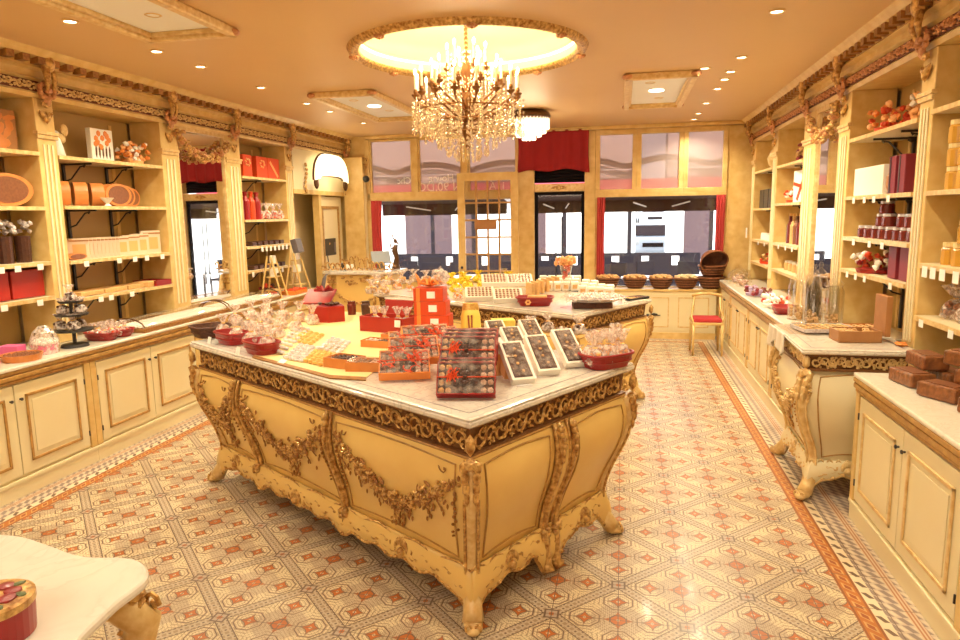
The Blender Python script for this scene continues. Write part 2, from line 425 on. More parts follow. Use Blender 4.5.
# ---- shop front
fw = MB()
Y0, Y1 = YW-.03, YW+.09
for x0, x1, z0, z1 in ((-4.74, -4.0, 0, ZC+.4), (-4.0, 2.17, 3.05, ZC+.4), (1.47, 2.17, 0, ZC+.1), (-4.0, -1.32, 0, .80), (-.56, 1.47, 0, .70)):
    fw.bx(x0, x1, Y0, Y1, z0, z1)
struct('wall_front', fw, 'cream_trim')
fr = MB()
for x0, x1, z0, z1 in ((-4.02, -3.95, .8, 3.05), (-3.24, -3.15, 2.2, 3.05), (-2.44, -2.35, 2.2, 3.05), (-1.58, -1.32, 0, 3.05), (-.56, -.40, 0, 3.05), (-4.0, -1.58, 2.10, 2.22)):
    fr.bx(x0, x1, Y0-.04, Y1, z0, z1)
struct('trim_1', fr, 'cream_trim', bev=.008)
def sash(n, x0, x1, z0, z1, t, glass, lbl=None, y=YW):
    f = MB()
    f.bx(x0, x1, y-.05, y+.02, z0, z0+t).bx(x0, x1, y-.05, y+.02, z1-t, z1).bx(x0, x0+t, y-.05, y+.02, z0+t, z1-t).bx(x1-t, x1, y-.05, y+.02, z0+t, z1-t)
    o = struct('window_%d' % n, f, 'cream_trim', bev=.006)
    MB().bx(x0+t, x1-t, y-.012, y-.006, z0+t, z1-t).build('window_pane', glass, o)
    return o
for k, (a, b) in enumerate(((-3.95, -3.24), (-3.15, -2.44), (-2.35, -1.58))): sash(k+1, a, b, 2.2, 3.05, .03, 'transom_glass')
for k, (a, b) in enumerate(((-.40, .20), (.20, .86), (.86, 1.47))): sash(k+4, a, b, 2.13, 3.05, .065, 'transom_glass')
sash(7, -3.95, -1.58, .8, 2.12, .03, 'pane'); sash(8, -.40, 1.47, .70, 2.13, .05, 'pane')
struct('trim_2', MB().bx(-4.0, 2.1, YW-.12, YW-.02, 3.06, ZC), 'cream_trim', bev=.01)
# entrance door: dark glass leaf, shutter box and wooden head rail above
d = struct('door_1', MB().bx(-1.32, -1.27, YW, YW+.05, 0, 2.18).bx(-.61, -.56, YW, YW+.05, 0, 2.18).bx(-1.27, -.61, YW, YW+.05, 0, .1).bx(-1.27, -.61, YW, YW+.05, 2.13, 2.18), 'cafe_dark')
MB().bx(-1.27, -.61, YW+.02, YW+.026, .1, 2.13).build('window_pane', 'pane', d)
MB().tube([(-.90, YW-.02, .7), (-.90, YW-.02, 1.8)], .012).build('handle', 'iron', d); MB().tube([(-.99, YW-.02, .7), (-.99, YW-.02, 1.8)], .012).build('handle', 'iron', d)
sh = MB()
for k in range(7): sh.tube([(-1.32, YW+.06, 2.34+k*.045), (-.56, YW+.06, 2.34+k*.045)], .024, 8)
tag(sh.build('roller_shutter', 'cafe_dark', smooth=True), 'dark slatted roller shutter rolled up above the open entrance', 'shutter')
o = struct('trim_3', MB().bx(-1.32, -.56, YW-.05, YW+.03, 2.18, 2.30), 'gilt_pale', bev=.01)
MB().blob((-.94, YW-.055, 2.24), (.14, .01, .03)).blob((-.94, YW-.06, 2.24), (.05, .015, .045)).build('ornament', 'gilt', o)
# glazed lattice leaf folded into the shop
d2 = MB(); yd = 10.30
a0 = at(457, 174, 1, yd); a1 = at(518, 171, 1, yd); LX0, LX1, LZ = a0.x, a1.x, (a0.z+a1.z)/2
wf = .115
d2.bx(LX0, LX0+wf, yd-.025, yd+.025, 0, LZ).bx(LX1-wf, LX1, yd-.025, yd+.025, 0, LZ).bx(LX0+wf, LX1-wf, yd-.025, yd+.025, LZ-.12, LZ).bx(LX0+wf, LX1-wf, yd-.025, yd+.025, 0, .35)
door2 = struct('door_2', d2, 'cream_trim', bev=.006)
lt = MB(); iw = LX1-LX0-2*wf
for k in (1, 2, 3): lt.bx(LX0+wf+iw*k/4-.014, LX0+wf+iw*k/4+.014, yd-.015, yd+.015, .35, LZ-.12)
for k in range(7):
    z = LZ-.45-k*.26
    if z > .4: lt.bx(LX0+wf, LX1-wf, yd-.014, yd+.014, z-.013, z+.013)
lt.build('glazing_bars', 'ochre_line', door2); MB().bx(LX0+wf, LX1-wf, yd-.003, yd+.003, .35, LZ-.12).build('window_pane', 'pane', door2)
MB().blob((LX0+.06, yd-.05, 1.05), .025).build('handle', 'black', door2)
sgn = MB().bx(-.17, .17, -.01, .01, -.07, .07).build('hanging_sign', 'wood', loc=((LX0+LX1)/2-.03, yd-.04, LZ-.78)); tag(sgn, 'small plain brown board hung on the glazed lattice door', 'sign')

# ---- cornices
def cornice(x, s, y0, y1, n):
    """x: shelf plane, s: +1 when the room lies at +x"""
    prof = [(-.4, 0), (0.0, 0), (.015, .03), (.0, .04), (.0, .12), (.03, .14), (.0, .15), (.0, .20), (.045, .215), (.03, .235), (.035, .27), (.11, .285), (.13, .31), (.155, .33), (-.4, .33)]
    o = struct('trim_%d' % n, MB().extr(prof, (x, y0, 2.78), (s, 0, 0), (0, 0, 1), (0, 1, 0), y1-y0), 'cream_trim')
    dn = MB(); y = y0+.05
    while y < y1-.05: dn.bx(x+s*.03, x+s*.105, y, y+.065, 3.015, 3.063); y += .135
    dn.build('dentils', 'gilt_dark', o)  # dark colour stands in for the shade under the cornice lip
    bd = MB().bx(x, x+s*.012, y0, y1, 2.825, 2.90); bd.build('frieze_ground', 'band_base', o)
    sc2 = MB(); y = y0+.06; k = 0
    while y < y1-.06:
        f = 1 if k % 2 else -1
        pts = []
        for t in range(11):
            a = t/10*1.55*PI*2*.75; r = .030*(1-t/13)
            pts.append((x+s*.022, y+f*0+r*math.cos(a), 2.862+f*r*math.sin(a)))
        sc2.tube(pts, .0075, 5)
        sc2.blob((x+s*.018, y+.02, 2.862-f*.026), (.010, .016, .008)).blob((x+s*.022, y+.05, 2.862+f*.012), (.010, .022, .011)).blob((x+s*.024, y+.045, 2.862-f*.016), (.010, .012, .014)).blob((x+s*.026, y, 2.862), .011)
        y += .085; k += 1
    sc2.build('scrollwork', 'gilt_pale' if s > 0 else 'rose_gilt', o)
    pn = MB(); y = y0
    return o
trimL = cornice(XL, 1, -2.3, 10.5, 4)
trimR = cornice(XR, -1, -2.3, 10.5, 5)
struct('trim_6', MB().bx(XL-.40, XL, 8.66, 10.5, 2.2, 2.79), 'cream_paint')      # wall over the passage

# ---- pilasters
def pilaster(xf, s, y0, y1, z0, z1, label, cap=True, group=None):
    t = thing('pilaster', label, 'pilaster', (xf, (y0+y1)/2, z0), 0, group); h = z1-z0; wy = (y1-y0)/2
    xa, xb = sorted((-s*.33, 0))
    MB().bx(xa, xb, -wy, wy, 0, h).build('shaft', 'cream_trim', t, bev=.006)
    p = MB()
    for yy in (-wy*.45, 0, wy*.45): p.bx(0, s*.010, yy-wy*.10, yy+wy*.10, .12, h-.34) if wy > .06 else None
    if not p.v: p.bx(0, s*.01, -wy*.4, wy*.4, .12, h-.3)
    p.build('fluting', 'cream_paint', t, bev=.003)
    if cap:
        MB().bx(-s*.02 if s > 0 else -.022, s*.022 if s > 0 else .02, -wy-.015, wy+.015, h-.27, h-.245).bx(0 if s > 0 else -.014, .014 if s > 0 else 0, -wy-.008, wy+.008, h-.30, h-.27).build('capital_moulding', 'gilt_pale', t, bev=.004)
        lf = MB()
        for k in range(5):
            a = (k-2)*.35; lf.blob((s*.02, math.sin(a)*.05, h-.08-.06*math.cos(a)), (.018, .016, .05), Matrix.Rotation(-a, 3, 'X'))
        lf.blob((s*.03, 0, h-.04), (.025, .05, .03)).blob((s*.03, 0, h-.15), (.014, .014, .03))
        lf.build('acanthus_leaf', 'gilt', t)
    return t
LPY = [(4.52, 4.70), (5.96, 6.20), (7.06, 7.36), (8.45, 8.64)]
nmL = ['left wall pilaster between the oval box shelves and the picture book shelves', 'wide left wall pilaster just before the tall mirror', 'wide left wall pilaster between the mirror and the red gift shelves', 'narrow left wall pilaster at the end of the red gift shelves']
for (a, b), l in zip(LPY, nmL): pilaster(XL, 1, a, b, .90, 2.78, 'cream and gilt ' + l)
pilaster(-4.02, 1, 10.36, 10.50, 0, 2.78, 'plain cream corner pilaster beside the left shop window')
RPY = [(4.60, 4.79), (6.12, 6.38), (7.15, 7.56), (8.76, 9.0), (10.14, 10.34)]
nmR = ['right wall pilaster between the honey jars and the maroon boxes', 'right wall pilaster at the near side of the narrow mirror', 'right wall pilaster at the far side of the narrow mirror', 'slim right wall pilaster between the two far shelf bays', 'slim right wall pilaster in the corner by the shop window']
for (a, b), l in zip(RPY, nmR): pilaster(XR, -1, a, b, .90, 2.78, 'cream and gilt ' + l)

# ---- mirrors (the real glass reflects the shop)
def mirror(xf, s, y0, y1, z0, z1, label):
    t = thing('wall_mirror', label, 'mirror', (xf, (y0+y1)/2, z0)); w2 = (y1-y0)/2; h = z1-z0
    MB().bx(-.005, .005, -w2, w2, 0, h).build('mirror_glass', 'mirror', t, loc=(-s*.055, 0, 0)).rotation_euler = (0, 0, math.radians(-4*s))
    MB().bx(-s*.03, 0, -w2, -w2+.03, 0, h).bx(-s*.03, 0, w2-.03, w2, 0, h).bx(-s*.03, 0, -w2+.03, w2-.03, 0, .05).bx(-s*.03, 0, -w2+.03, w2-.03, h-.04, h).build('mirror_frame', 'gilt_pale', t, bev=.004)
    return t
mirror(XL, 1, 6.20, 7.06, .93, 2.78, 'tall wall mirror between the left shelves reflecting the red valance')
mirror(XR, -1, 6.38, 7.15, .93, 2.78, 'narrow tall wall mirror between the right-hand shelves')

# ---- gilded figures on the cornice, one above each pilaster
def cherub():
    t = thing('gilded_cherub', '', 'ornament')
    b = MB().blob((.05, 0, .10), (.045, .05, .075), lv=1).blob((.075, 0, .205), (.036, .034, .042), lv=1)
    b.tube([(.05, .03, .15), (.06, .075, .12), (.075, .07, .18)], [.018, .015, .010], 6).tube([(.05, -.03, .15), (.07, -.075, .17), (.055, -.06, .22)], [.018, .015, .010], 6)
    b.tube([(.05, .02, .06), (.065, .035, -.01), (.05, .03, -.08)], [.028, .022, .010], 6).tube([(.05, -.02, .06), (.07, -.03, -.02), (.045, -.02, -.09)], [.028, .022, .010], 6)
    b.build('body', 'gilt', t, smooth=True)
    lf = MB()
    for k in range(9):
        a = k*2*PI/9; lf.blob((.02, .06*math.cos(a), -.09+.05*math.sin(a)), (.02, .022, .03), Matrix.Rotation(a, 3, 'X'))
    lf.blob((.015, 0, -.15), (.02, .03, .05)).blob((.03, 0, -.09), .03)
    lf.build('acanthus_leaf', 'rose_gilt', t)
    return t
ck = Kind(cherub)
for y, l in ((4.61, 'above the pilaster beside the oval box shelves'), (6.08, 'above the pilaster before the tall left mirror'), (7.21, 'above the pilaster after the tall left mirror'), (8.55, 'above the end of the red gift shelves'), (10.40, 'in the left corner by the shop window')):
    ck.put((XL+.03, y, 2.93), 0, 'gilded cherub on the left cornice ' + l, 'cherubs on the cornices', (1, 1.15, 1.05))
for y, l in ((4.70, 'above the pilaster beside the honey jar shelves'), (6.25, 'above the near side of the narrow right mirror'), (7.36, 'above the far side of the narrow right mirror'), (8.88, 'between the two far shelf bays'), (10.24, 'in the right corner by the shop window')):
    ck.put((XR-.03, y, 2.93), PI, 'gilded cherub on the right cornice ' + l, 'cherubs on the cornices', (1, 1.15, 1.05))
def garland(xf, s, y0, y1, label):
    rg = random.Random(3); t = thing('carved_garland', label, 'garland', (xf, (y0+y1)/2, 2.76)); f = MB(); l = MB(); w2 = (y1-y0)/2
    for k in range(46):
        u = -1+2*k/45; z = -.05-.22*(1-u*u)
        for q in range(3):
            p = (s*rg.uniform(.01, .07), u*w2+rg.uniform(-.03, .03), z+rg.uniform(-.05, .05))
            (f if q else l).blob(p, (rg.uniform(.016, .03), rg.uniform(.016, .03), rg.uniform(.014, .026)), Matrix.Rotation(rg.uniform(0, 3), 3, 'X'))
    f.build('carved_flower', 'gilt', t); l.build('carved_leaf', 'rose_gilt', t)
garland(XL, 1, 6.18, 7.08, 'gilded carved flower garland swagged across the top of the tall left mirror')
garland(XR, -1, 6.36, 7.2, 'gilded carved flower garland swagged over the narrow right mirror')

# ---- open shelving
def shelves(xf, xb, s, y0, y1, zs, label, braks, soff=2.78, bottom=.90):
    yc = (y0+y1)/2; t = thing('shelf_unit', label, 'shelves', (xf, yc, bottom)); w2 = (y1-y0)/2; dx = xb-xf
    X = lambda a: sorted((a, dx))
    xa, xc = sorted((dx, dx+s*.015))
    MB().bx(xa, xc, -w2, w2, 0, soff-bottom).build('back_panel', 'shelf_back', t)
    pm = MB(); fx0, fx1 = sorted((dx+s*.015, dx+s*.022))
    for q in (-w2*.62, w2*.62): pm.bx(fx0, fx1, q-.02, q+.02, .02, soff-bottom-.05)
    pm.build('panel_moulding', 'cream_trim', t)
    for z in zs:
        a, b = sorted((dx+s*.02, 0)); sh_ = MB().bx(a, b, -w2+.002, w2-.002, z-bottom-.028, z-bottom-.0015).build('shelf', 'shelf_wood', t)
        ea, eb = sorted((0, s*.012)); MB().bx(ea, eb, -w2+.002, w2-.002, z-bottom-.030, z-bottom-.002).build('edge_moulding', 'gilt_pale', sh_)
    br = [-w2*.35, w2*.45] if braks == 2 else [0]
    for yy in br:
        MB().bx(*sorted((dx+s*.022, dx+s*.04)), yy-.012, yy+.012, .03, soff-bottom-.22).blob((dx+s*.05, yy, soff-bottom-.42), .03).build('upright_rail', 'iron', t)
        for z in zs:
            zz = z-bottom-.03; ir = MB().bx(*sorted((dx+s*.04, -s*.06)), yy-.008, yy+.008, zz-.014, zz)
            ir.tube([(dx+s*.03, yy, zz-.15), (dx+s*.10, yy, zz-.13), (dx+s*.15, yy, zz-.08), (dx+s*.20, yy, zz-.03), (dx+s*.25, yy, zz-.02), (dx+s*.235, yy, zz-.035)], .007, 5)
            ir.build('shelf_bracket', 'iron', t)
    return t
shelves(XL, XLB, 1, 2.4, 4.52, [2.38, 1.97, 1.55, 1.28], 'left wall shelf bay nearest the camera, holding boxes and wrapped lollipops', 2)
shelves(XL, XLB, 1, 4.70, 5.96, [2.37, 1.98, 1.54, 1.23], 'left wall shelf bay with round orange boxes and picture books', 2)
shelves(XL, XLB, 1, 7.36, 8.45, [2.35, 1.84, 1.52, 1.23], 'left wall shelf bay filled with red gift boxes and bottles', 1)
shelves(XR, XRB, -1, 2.4, 4.60, [2.42, 1.95, 1.52, 1.20], 'right wall shelf bay with stacked honey jars, nearest the camera', 2)
shelves(XR, XRB, -1, 4.79, 6.12, [2.40, 1.95, 1.63, 1.37], 'right wall shelf bay with the cream box and maroon boxes', 2)
shelves(XR, XRB, -1, 7.56, 8.76, [2.36, 1.93, 1.47, 1.16], 'right wall shelf bay with the ribboned white gift and tall bottles', 1)
shelves(XR, XRB, -1, 9.0, 10.14, [2.37, 1.88, 1.46, 1.16], 'far right shelf bay beside the shop window', 1)

# ---- base cabinets and counters
def cabinet(xf, xb, s, y0, y1, nd, label, z1=.84, mt='cream_paint'):
    yc = (y0+y1)/2; t = thing('base_cabinet', label, 'cabinet', (xf, yc, 0)); w2 = (y1-y0)/2; dx = xb-xf
    MB().bx(*sorted((dx, -s*.02)), -w2, w2, .0, z1).build('body', mt, t)
    MB().bx(*sorted((-s*.02, s*.0)), -w2, w2, 0, .12).bx(*sorted((-s*.02, s*.008)), -w2, w2, .10, .125).build('plinth', mt, t, bev=.004)
    for q in (-w2+.03, w2-.03): MB().bx(*sorted((-s*.02, s*.004)), q-.028, q+.028, .125, z1).build('stile', 'cream_trim', t, bev=.005)
    iw = (2*w2-.13)/nd
    for k in range(nd):
        a = -w2+.065+k*iw+.004; b = a+iw-.008; z0 = .145; zt = z1-.07
        dr = MB().bx(*sorted((-s*.02, 0)), a, b, z0, zt).build('door', mt, t, bev=.003)
        md = MB(); fr_ = .075
        for (p, q, r_, u) in ((a+fr_, b-fr_, z0+fr_, z0+fr_+.02), (a+fr_, b-fr_, zt-fr_-.02, zt-fr_), (a+fr_, a+fr_+.02, z0+fr_, zt-fr_), (b-fr_-.02, b-fr_, z0+fr_, zt-fr_)):
            md.bx(*sorted((0, s*.010)), p, q, r_, u)
        md.build('moulding', 'ochre_line' if s > 0 else 'gilt_pale', dr, bev=.004)
        MB().bx(*sorted((0, s*.005)), a+fr_+.05, b-fr_-.05, z0+fr_+.05, zt-fr_-.05).build('raised_panel', mt, dr, bev=.004)
        ky = b-.035 if k % 2 == 0 else a+.035
        MB().lathe([(.002, 0), (.006, .002), (.006, .012), (.011, .016), (.011, .022), (.001, .026)], (0, 0, 0), 8).build('knob', 'iron', dr, loc=(s*.0, ky, zt-.10)).rotation_euler = (0, s*PI/2, 0)
        hg = MB(); hy = a if k % 2 == 0 else b
        for hz in (z0+.1, zt-.12): hg.tube([(s*.003, hy, hz-.02), (s*.003, hy, hz+.02)], .005, 5)
        hg.build('hinge', 'iron', dr)
    MB().bx(*sorted((-s*.02, s*.010)), -w2, w2, z1-.055, z1-.035).bx(*sorted((-s*.02, s*.022)), -w2, w2, z1-.03, z1).build('cornice_moulding', 'ochre_line', t, bev=.005)
    return t
XCF = -3.975
for (a, b), l in zip(((1.72, 3.03), (3.03, 4.38), (4.38, 5.765), (5.765, 7.15), (7.15, 8.44)), ('at the left picture edge', 'in front of the lollipop shelves', 'under the picture book shelves', 'under the tall mirror', 'under the red gift shelves')):
    cabinet(XCF, XLB, 1, a, b, 2, 'cream panelled two-door base cabinet on the left wall ' + l)
for (a, b), l in zip(((1.50, 2.88), (2.88, 4.28)), ('nearest the camera', 'under the stacked loaf cakes')):
    cabinet(1.375, XRB, -1, a, b, 2, 'cream panelled two-door base cabinet on the right wall ' + l)
for (a, b), l in zip(((5.42, 6.60), (6.60, 7.86), (7.86, 9.12), (9.12, 10.0)), ('just past the carved console', 'under the glass cake stands', 'beside the small chair', 'in the corner by the shop window')):
    cabinet(1.375, XRB, -1, a, b, 2, 'cream panelled base cabinet on the right wall ' + l)
def worktop(x0, x1, y0, y1, z0, label, m='counter_stone', t_=.05):
    t = thing('worktop', label, 'worktop', ((x0+x1)/2, (y0+y1)/2, z0)); hx, hy = abs(x1-x0)/2, (y1-y0)/2
    MB().bx(-hx, hx, -hy, hy, t_*.5, t_-.0015).build('stone_top', m, t, bev=.008)
    MB().bx(-hx, hx-.008 if x0 < 0 else hx, -hy+.004, hy-.004, 0, t_*.5).build('edge_moulding', 'ochre_line', t, bev=.006)
worktop(XLB, XLC, 1.72, 8.44, .845, 'long cream stone worktop along the left wall cabinets', t_=.055)
worktop(XRC, XRB, 1.50, 4.285, .845, 'cream stone worktop carrying the loaf cakes, nearest right', t_=.055)
worktop(XRC, XRB, 5.42, 10.02, .845, 'cream stone worktop along the far right cabinets with glass jars', t_=.055)
# low cabinets under the right shop window
t = thing('window_cabinet', 'low cream panelled cabinet under the right shop window', 'cabinet', (.45, 10.25, 0))
MB().bx(-.85, .90, 0, .26, 0, .70).build('body', 'cream_paint', t)
MB().bx(-.85, .90, -.02, .26, .70, .7335).build('top', 'cream_trim', t, bev=.006)
MB().bx(-.85, .90, -.012, 0, 0, .09).build('plinth', 'cream_trim', t)
for k in range(3):
    a = -.80+k*.56; dd = MB().bx(a, a+.53, -.012, 0, .12, .66).build('door', 'cream_paint', t)
    MB().bx(a+.05, a+.48, -.018, -.012, .17, .185).bx(a+.05, a+.48, -.018, -.012, .60, .615).bx(a+.05, a+.065, -.018, -.012, .17, .615).bx(a+.465, a+.48, -.018, -.012, .17, .615).build('moulding', 'gilt_pale', dd)
lk = MB().tube([(-.12, -.03, .34), (.12, -.03, .35)], .008).blob((.03, -.03, .36), (.06, .02, .025)).blob((-.06, -.03, .35), (.03, .02, .02)); lk.build('lock_bar', 'iron', t)

# passage at the far left
struct('door_3', MB().bx(XL-.12, XL-.06, 9.50, 10.36, 0, 2.16), 'cream_paint')
d3 = bpy.data.objects['door_3']
MB().bx(XL-.06, XL-.045, 9.62, 9.66, .9, 2.0).bx(XL-.06, XL-.045, 10.20, 10.24, .9, 2.0).bx(XL-.06, XL-.045, 9.62, 10.24, 1.98, 2.02).bx(XL-.06, XL-.045, 9.62, 10.24, .88, .92).build('moulding', 'ochre_line', d3)
struct('trim_7', MB().bx(XL-.1, XL, 9.42, 9.50, 0, 2.2).bx(XL-.1, XL+.005, 8.64, 10.5, 2.18, 2.24), 'cream_trim')
struct('trim_8', MB().bx(-4.74, -4.05, 8.64, 8.68, 0, .9), 'cream_paint')
# lunette sconce
t = thing('wall_light', 'glowing arched glass wall light high on the left passage wall', 'lamp', (XL+.01, 9.68, 2.44))
def arch(r0, r1, n=18):
    m = MB(); pts = []
    for k in range(n+1):
        a = -.15+(PI+.3)*k/n; pts.append((math.cos(a), math.sin(a)))
    for xx in (0, .08):
        pass
    m.grid(lambda u, v: (.02+.10*math.sin(PI*v)*0+.08, (r0+(r1-r0)*v)*math.copysign(abs(math.cos(-.1+(PI+.2)*u))**.55, math.cos(-.1+(PI+.2)*u)), (r0*.12+(r1*.60-r0*.12)*v)*math.sin(-.1+(PI+.2)*u)-.03), n, 6)
    return m
arch(.42, .60).build('glass_shade', 'lit_glass', t, solid=.03)
fr_ = MB()
for r, q in ((.61, .36), (.41, .045)):
    fr_.tube([(.09, r*math.copysign(abs(math.cos(a))**.55, math.cos(a)), q*math.sin(a)-.03) for a in [-.1+(PI+.2)*k/24 for k in range(25)]], .016, 6)
for s_ in (-1, 1): fr_.blob((.09, s_*.52, -.10), (.03, .07, .09), lv=1)
fr_.build('metal_rim', 'bronze', t, smooth=True)
sf = MB()
for s_ in (-1, 1):
    for k in range(7): sf.blob((.02, s_*(.70+.03*math.sin(k)), -.22+k*.06), (.02, .03, .04), Matrix.Rotation(s_*k*.4, 3, 'X'))
sf.build('scroll_ornament', 'gilt', t)
bl = bpy.data.lights.new('wall_light_bulb', 'POINT'); bl.energy = 6; bl.color = (1, .8, .5); bl.shadow_soft_size = .1; bo = bpy.data.objects.new('wall_light_bulb', bl); C.objects.link(bo); bo.location = (.22, 0, 0); bo.parent = t
# speaker
tag(MB().blob((0, 0, 0), .055, lv=1).tube([(0, 0, 0), (-.05, .06, .02)], .012).build('loudspeaker', 'black', loc=tuple(at(366, 179, 1, 10.30)), smooth=True), 'small round black loudspeaker on the left corner pilaster', 'speaker')

# ---- valance and curtains
v0, v1 = at(518, 132, 1, 10.42), at(589, 131, 1, 10.42); vb = at(553, 170, 1, 10.42).z
vm = MB().grid(lambda u, v: (v0.x+(v1.x-v0.x)*u+.012*math.sin(v*5+u*9)*v, 10.42+.022*math.sin(u*34)*(.4+.6*v), 3.08+(vb+.02*math.sin(u*11)+.03*math.sin(u*PI)-.03-3.08)*v), 60, 10)
t = vm.build('valance', 'valance_red', smooth=True, solid=.006); tag(t, 'dark red gathered cloth valance above the entrance door', 'valance')
MB().tube([(v0.x-.03, 10.42, 3.07), (v1.x+.03, 10.42, 3.07)], .012).build('curtain_rod', 'gilt_pale', t)
def curtain(x0, x1, z0, z1, label):
    m = MB().grid(lambda u, v: (x0+(x1-x0)*u*(1-.1*math.sin(v*PI)), YW-.085+.016*math.sin(u*22), z1+(z0-z1)*v), 24, 8)
    tag(m.build('curtain', 'curtain_red', smooth=True, solid=.004), label, 'curtain')
curtain(-3.94, -3.76, .95, 2.10, 'narrow red curtain at the left edge of the left shop window')
curtain(-.37, -.25, .80, 2.08, 'narrow red curtain on the door side of the right shop window')
curtain(1.33, 1.46, .80, 2.08, 'narrow red curtain at the right edge of the right shop window')
# lettering on the transom glass: it is painted to be read from the street
def lettering(txt, size, x, z, name='painted_lettering', parent=None):
    c = bpy.data.curves.new('lettering', 'FONT'); c.body = txt; c.size = size; c.extrude = .001
    o = bpy.data.objects.new('tmp', c); C.objects.link(o); dg = bpy.context.evaluated_depsgraph_get(); dg.update()
    me = bpy.data.meshes.new_from_object(o.evaluated_get(dg)); bpy.data.objects.remove(o)
    r = bpy.data.objects.new(name, me); C.objects.link(r); me.materials.clear(); me.materials.append(MATS['white'])
    r.rotation_euler = (PI/2, 0, PI); r.location = (x, YW-.016, z); r.parent = parent
lettering('e Houng', .15, -2.47, 2.385, parent=bpy.data.objects['window_2']); lettering('N 90.DO', .19, -2.46, 2.235, parent=bpy.data.objects['window_2'])
lettering('m cn np t', .13, -1.62, 2.385, parent=bpy.data.objects['window_3']); lettering('i  A', .17, -1.78, 2.235, parent=bpy.data.objects['window_3'])
lettering('Chc', .14, -3.28, 2.36, parent=bpy.data.objects['window_1'])

# ================================================================== CEILING FITTINGS
t = thing('ceiling_medallion', 'large round lit ceiling recess with a gilt moulded ring above the chandelier', 'ceiling medallion', (-1.19, 5.40, ZC))
MB().lathe([(.832, .0), (.832, -.012), (.845, -.03), (.865, -.02), (.88, -.045), (.90, -.04), (.915, -.02), (.925, 0)], (0, 0, 0), 72, cap=False).build('moulded_ring', 'gilt', t, smooth=True)
MB().lathe([(.834, .0), (.84, .10), (.86, .16), (.80, .22), (.5, .29), (.001, .32)], (0, 0, 0), 60, cap=False).build('dome', 'dome', t, smooth=True)
for k in range(8):
    a = k*PI/4+.25; ro = MB()
    for q in range(5): ro.blob((.022*math.cos(q*1.256), .022*math.sin(q*1.256), 0), (.02, .02, .016))
    ro.blob((0, 0, -.008), .016).build('rosette', 'rose_gilt', t, loc=(.88*math.cos(a), .88*math.sin(a), -.045))
MB().lathe([(.836, .06), (.828, .06), (.828, .075), (.836, .075), (.836, .06)], (0, 0, 0), 60, cap=False).build('cove_light', mat('cove', (1, .82, .46), .5, emit=5), t)

def rect_frame(px, py, w2, h2, label):
    t = thing('ceiling_frame', label, 'ceiling moulding', (px, py, ZC)); m = MB()
    for q, z in ((0, .06), (.05, .035)):
        a, b = w2-q, h2-q; tt = .06 if q == 0 else .03
        m.bx(-a, a, -b, -b+tt, -z, 0).bx(-a, a, b-tt, b, -z, 0).bx(-a, -a+tt, -b, b, -z, 0).bx(a-tt, a, -b, b, -z, 0)
    m.build('moulding', 'gilt_pale', t, bev=.012); MB().bx(-w2+.07, w2-.07, -h2+.07, h2-.07, -.006, 0).build('plaster_panel', 'facade_white', t)
    MB().lathe([(.075, -.007), (.075, -.012), (.001, -.013)], (0, 0, 0), 20).build('lamp_glass', 'lamp', t)
    for sx in (-1, 1):
        for sy_ in (-1, 1): MB().blob((sx*(w2-.03), sy_*(h2-.03), -.03), (.055, .055, .028), lv=1).build('corner_rosette', 'rose_gilt', t, smooth=True)
    return t
rect_frame(-2.875, 3.42, .34, .95, 'rectangular gilt ceiling moulding near the camera on the left')
rect_frame(-2.80, 7.67, .35, .97, 'long rectangular gilt ceiling moulding on the left beyond the chandelier')
rect_frame(.33, 7.60, .33, .95, 'rectangular gilt ceiling moulding on the right near the windows')
def downlight():
    t = thing('recessed_spotlight', '', 'spotlight')
    MB().lathe([(.052, 0), (.052, -.006), (.040, -.010), (.036, 0)], (0, 0, 0), 20, cap=False).build('rim', 'gilt_pale', t)
    MB().lathe([(.036, -.004), (.001, -.005)], (0, 0, 0), 16).build('lamp_glass', 'lamp', t)
    return t
dk = Kind(downlight)
spots = [(-3.45, y) for y in (2.3, 3.1, 3.94, 4.77, 5.32, 6.30, 7.29, 7.91, 9.0)] + [(.95, y) for y in (2.4, 3.6, 4.9, 6.23, 6.82, 7.19, 7.71, 8.67, 9.52, 10.1)] + \
        [(-2.86, 3.05), (-2.86, 3.95), (-2.88, 7.25), (-2.75, 8.05), (.25, 7.15), (.38, 8.1), (.70, 6.6), (-1.2, 3.0), (-.2, 3.1)]
for k, (x, y) in enumerate(spots):
    side = 'in the left row' if x == -3.45 else 'in the right row' if x == .95 else 'within the ceiling mouldings' if x < -2 or x > .3 else 'over the front counter'
    n = sum(1 for q in spots[:k] if q[0] == x) if x in (-3.45, .95) else k-19
    dk.put((x, y, ZC), 0, 'small round recessed ceiling spotlight %s, %s counting away from the camera' % (side, ORD[n]), 'recessed ceiling spotlights')
    if k in (19, 21, 23): continue
    L = bpy.data.lights.new('spot_lamp', 'SPOT'); L.energy = SPOT_W; L.color = SPOT_COL; L.spot_size = 2.5; L.spot_blend = .7; L.shadow_soft_size = .03
    lo = bpy.data.objects.new('spot_lamp', L); C.objects.link(lo); lo.location = (x, y, ZC-.03)

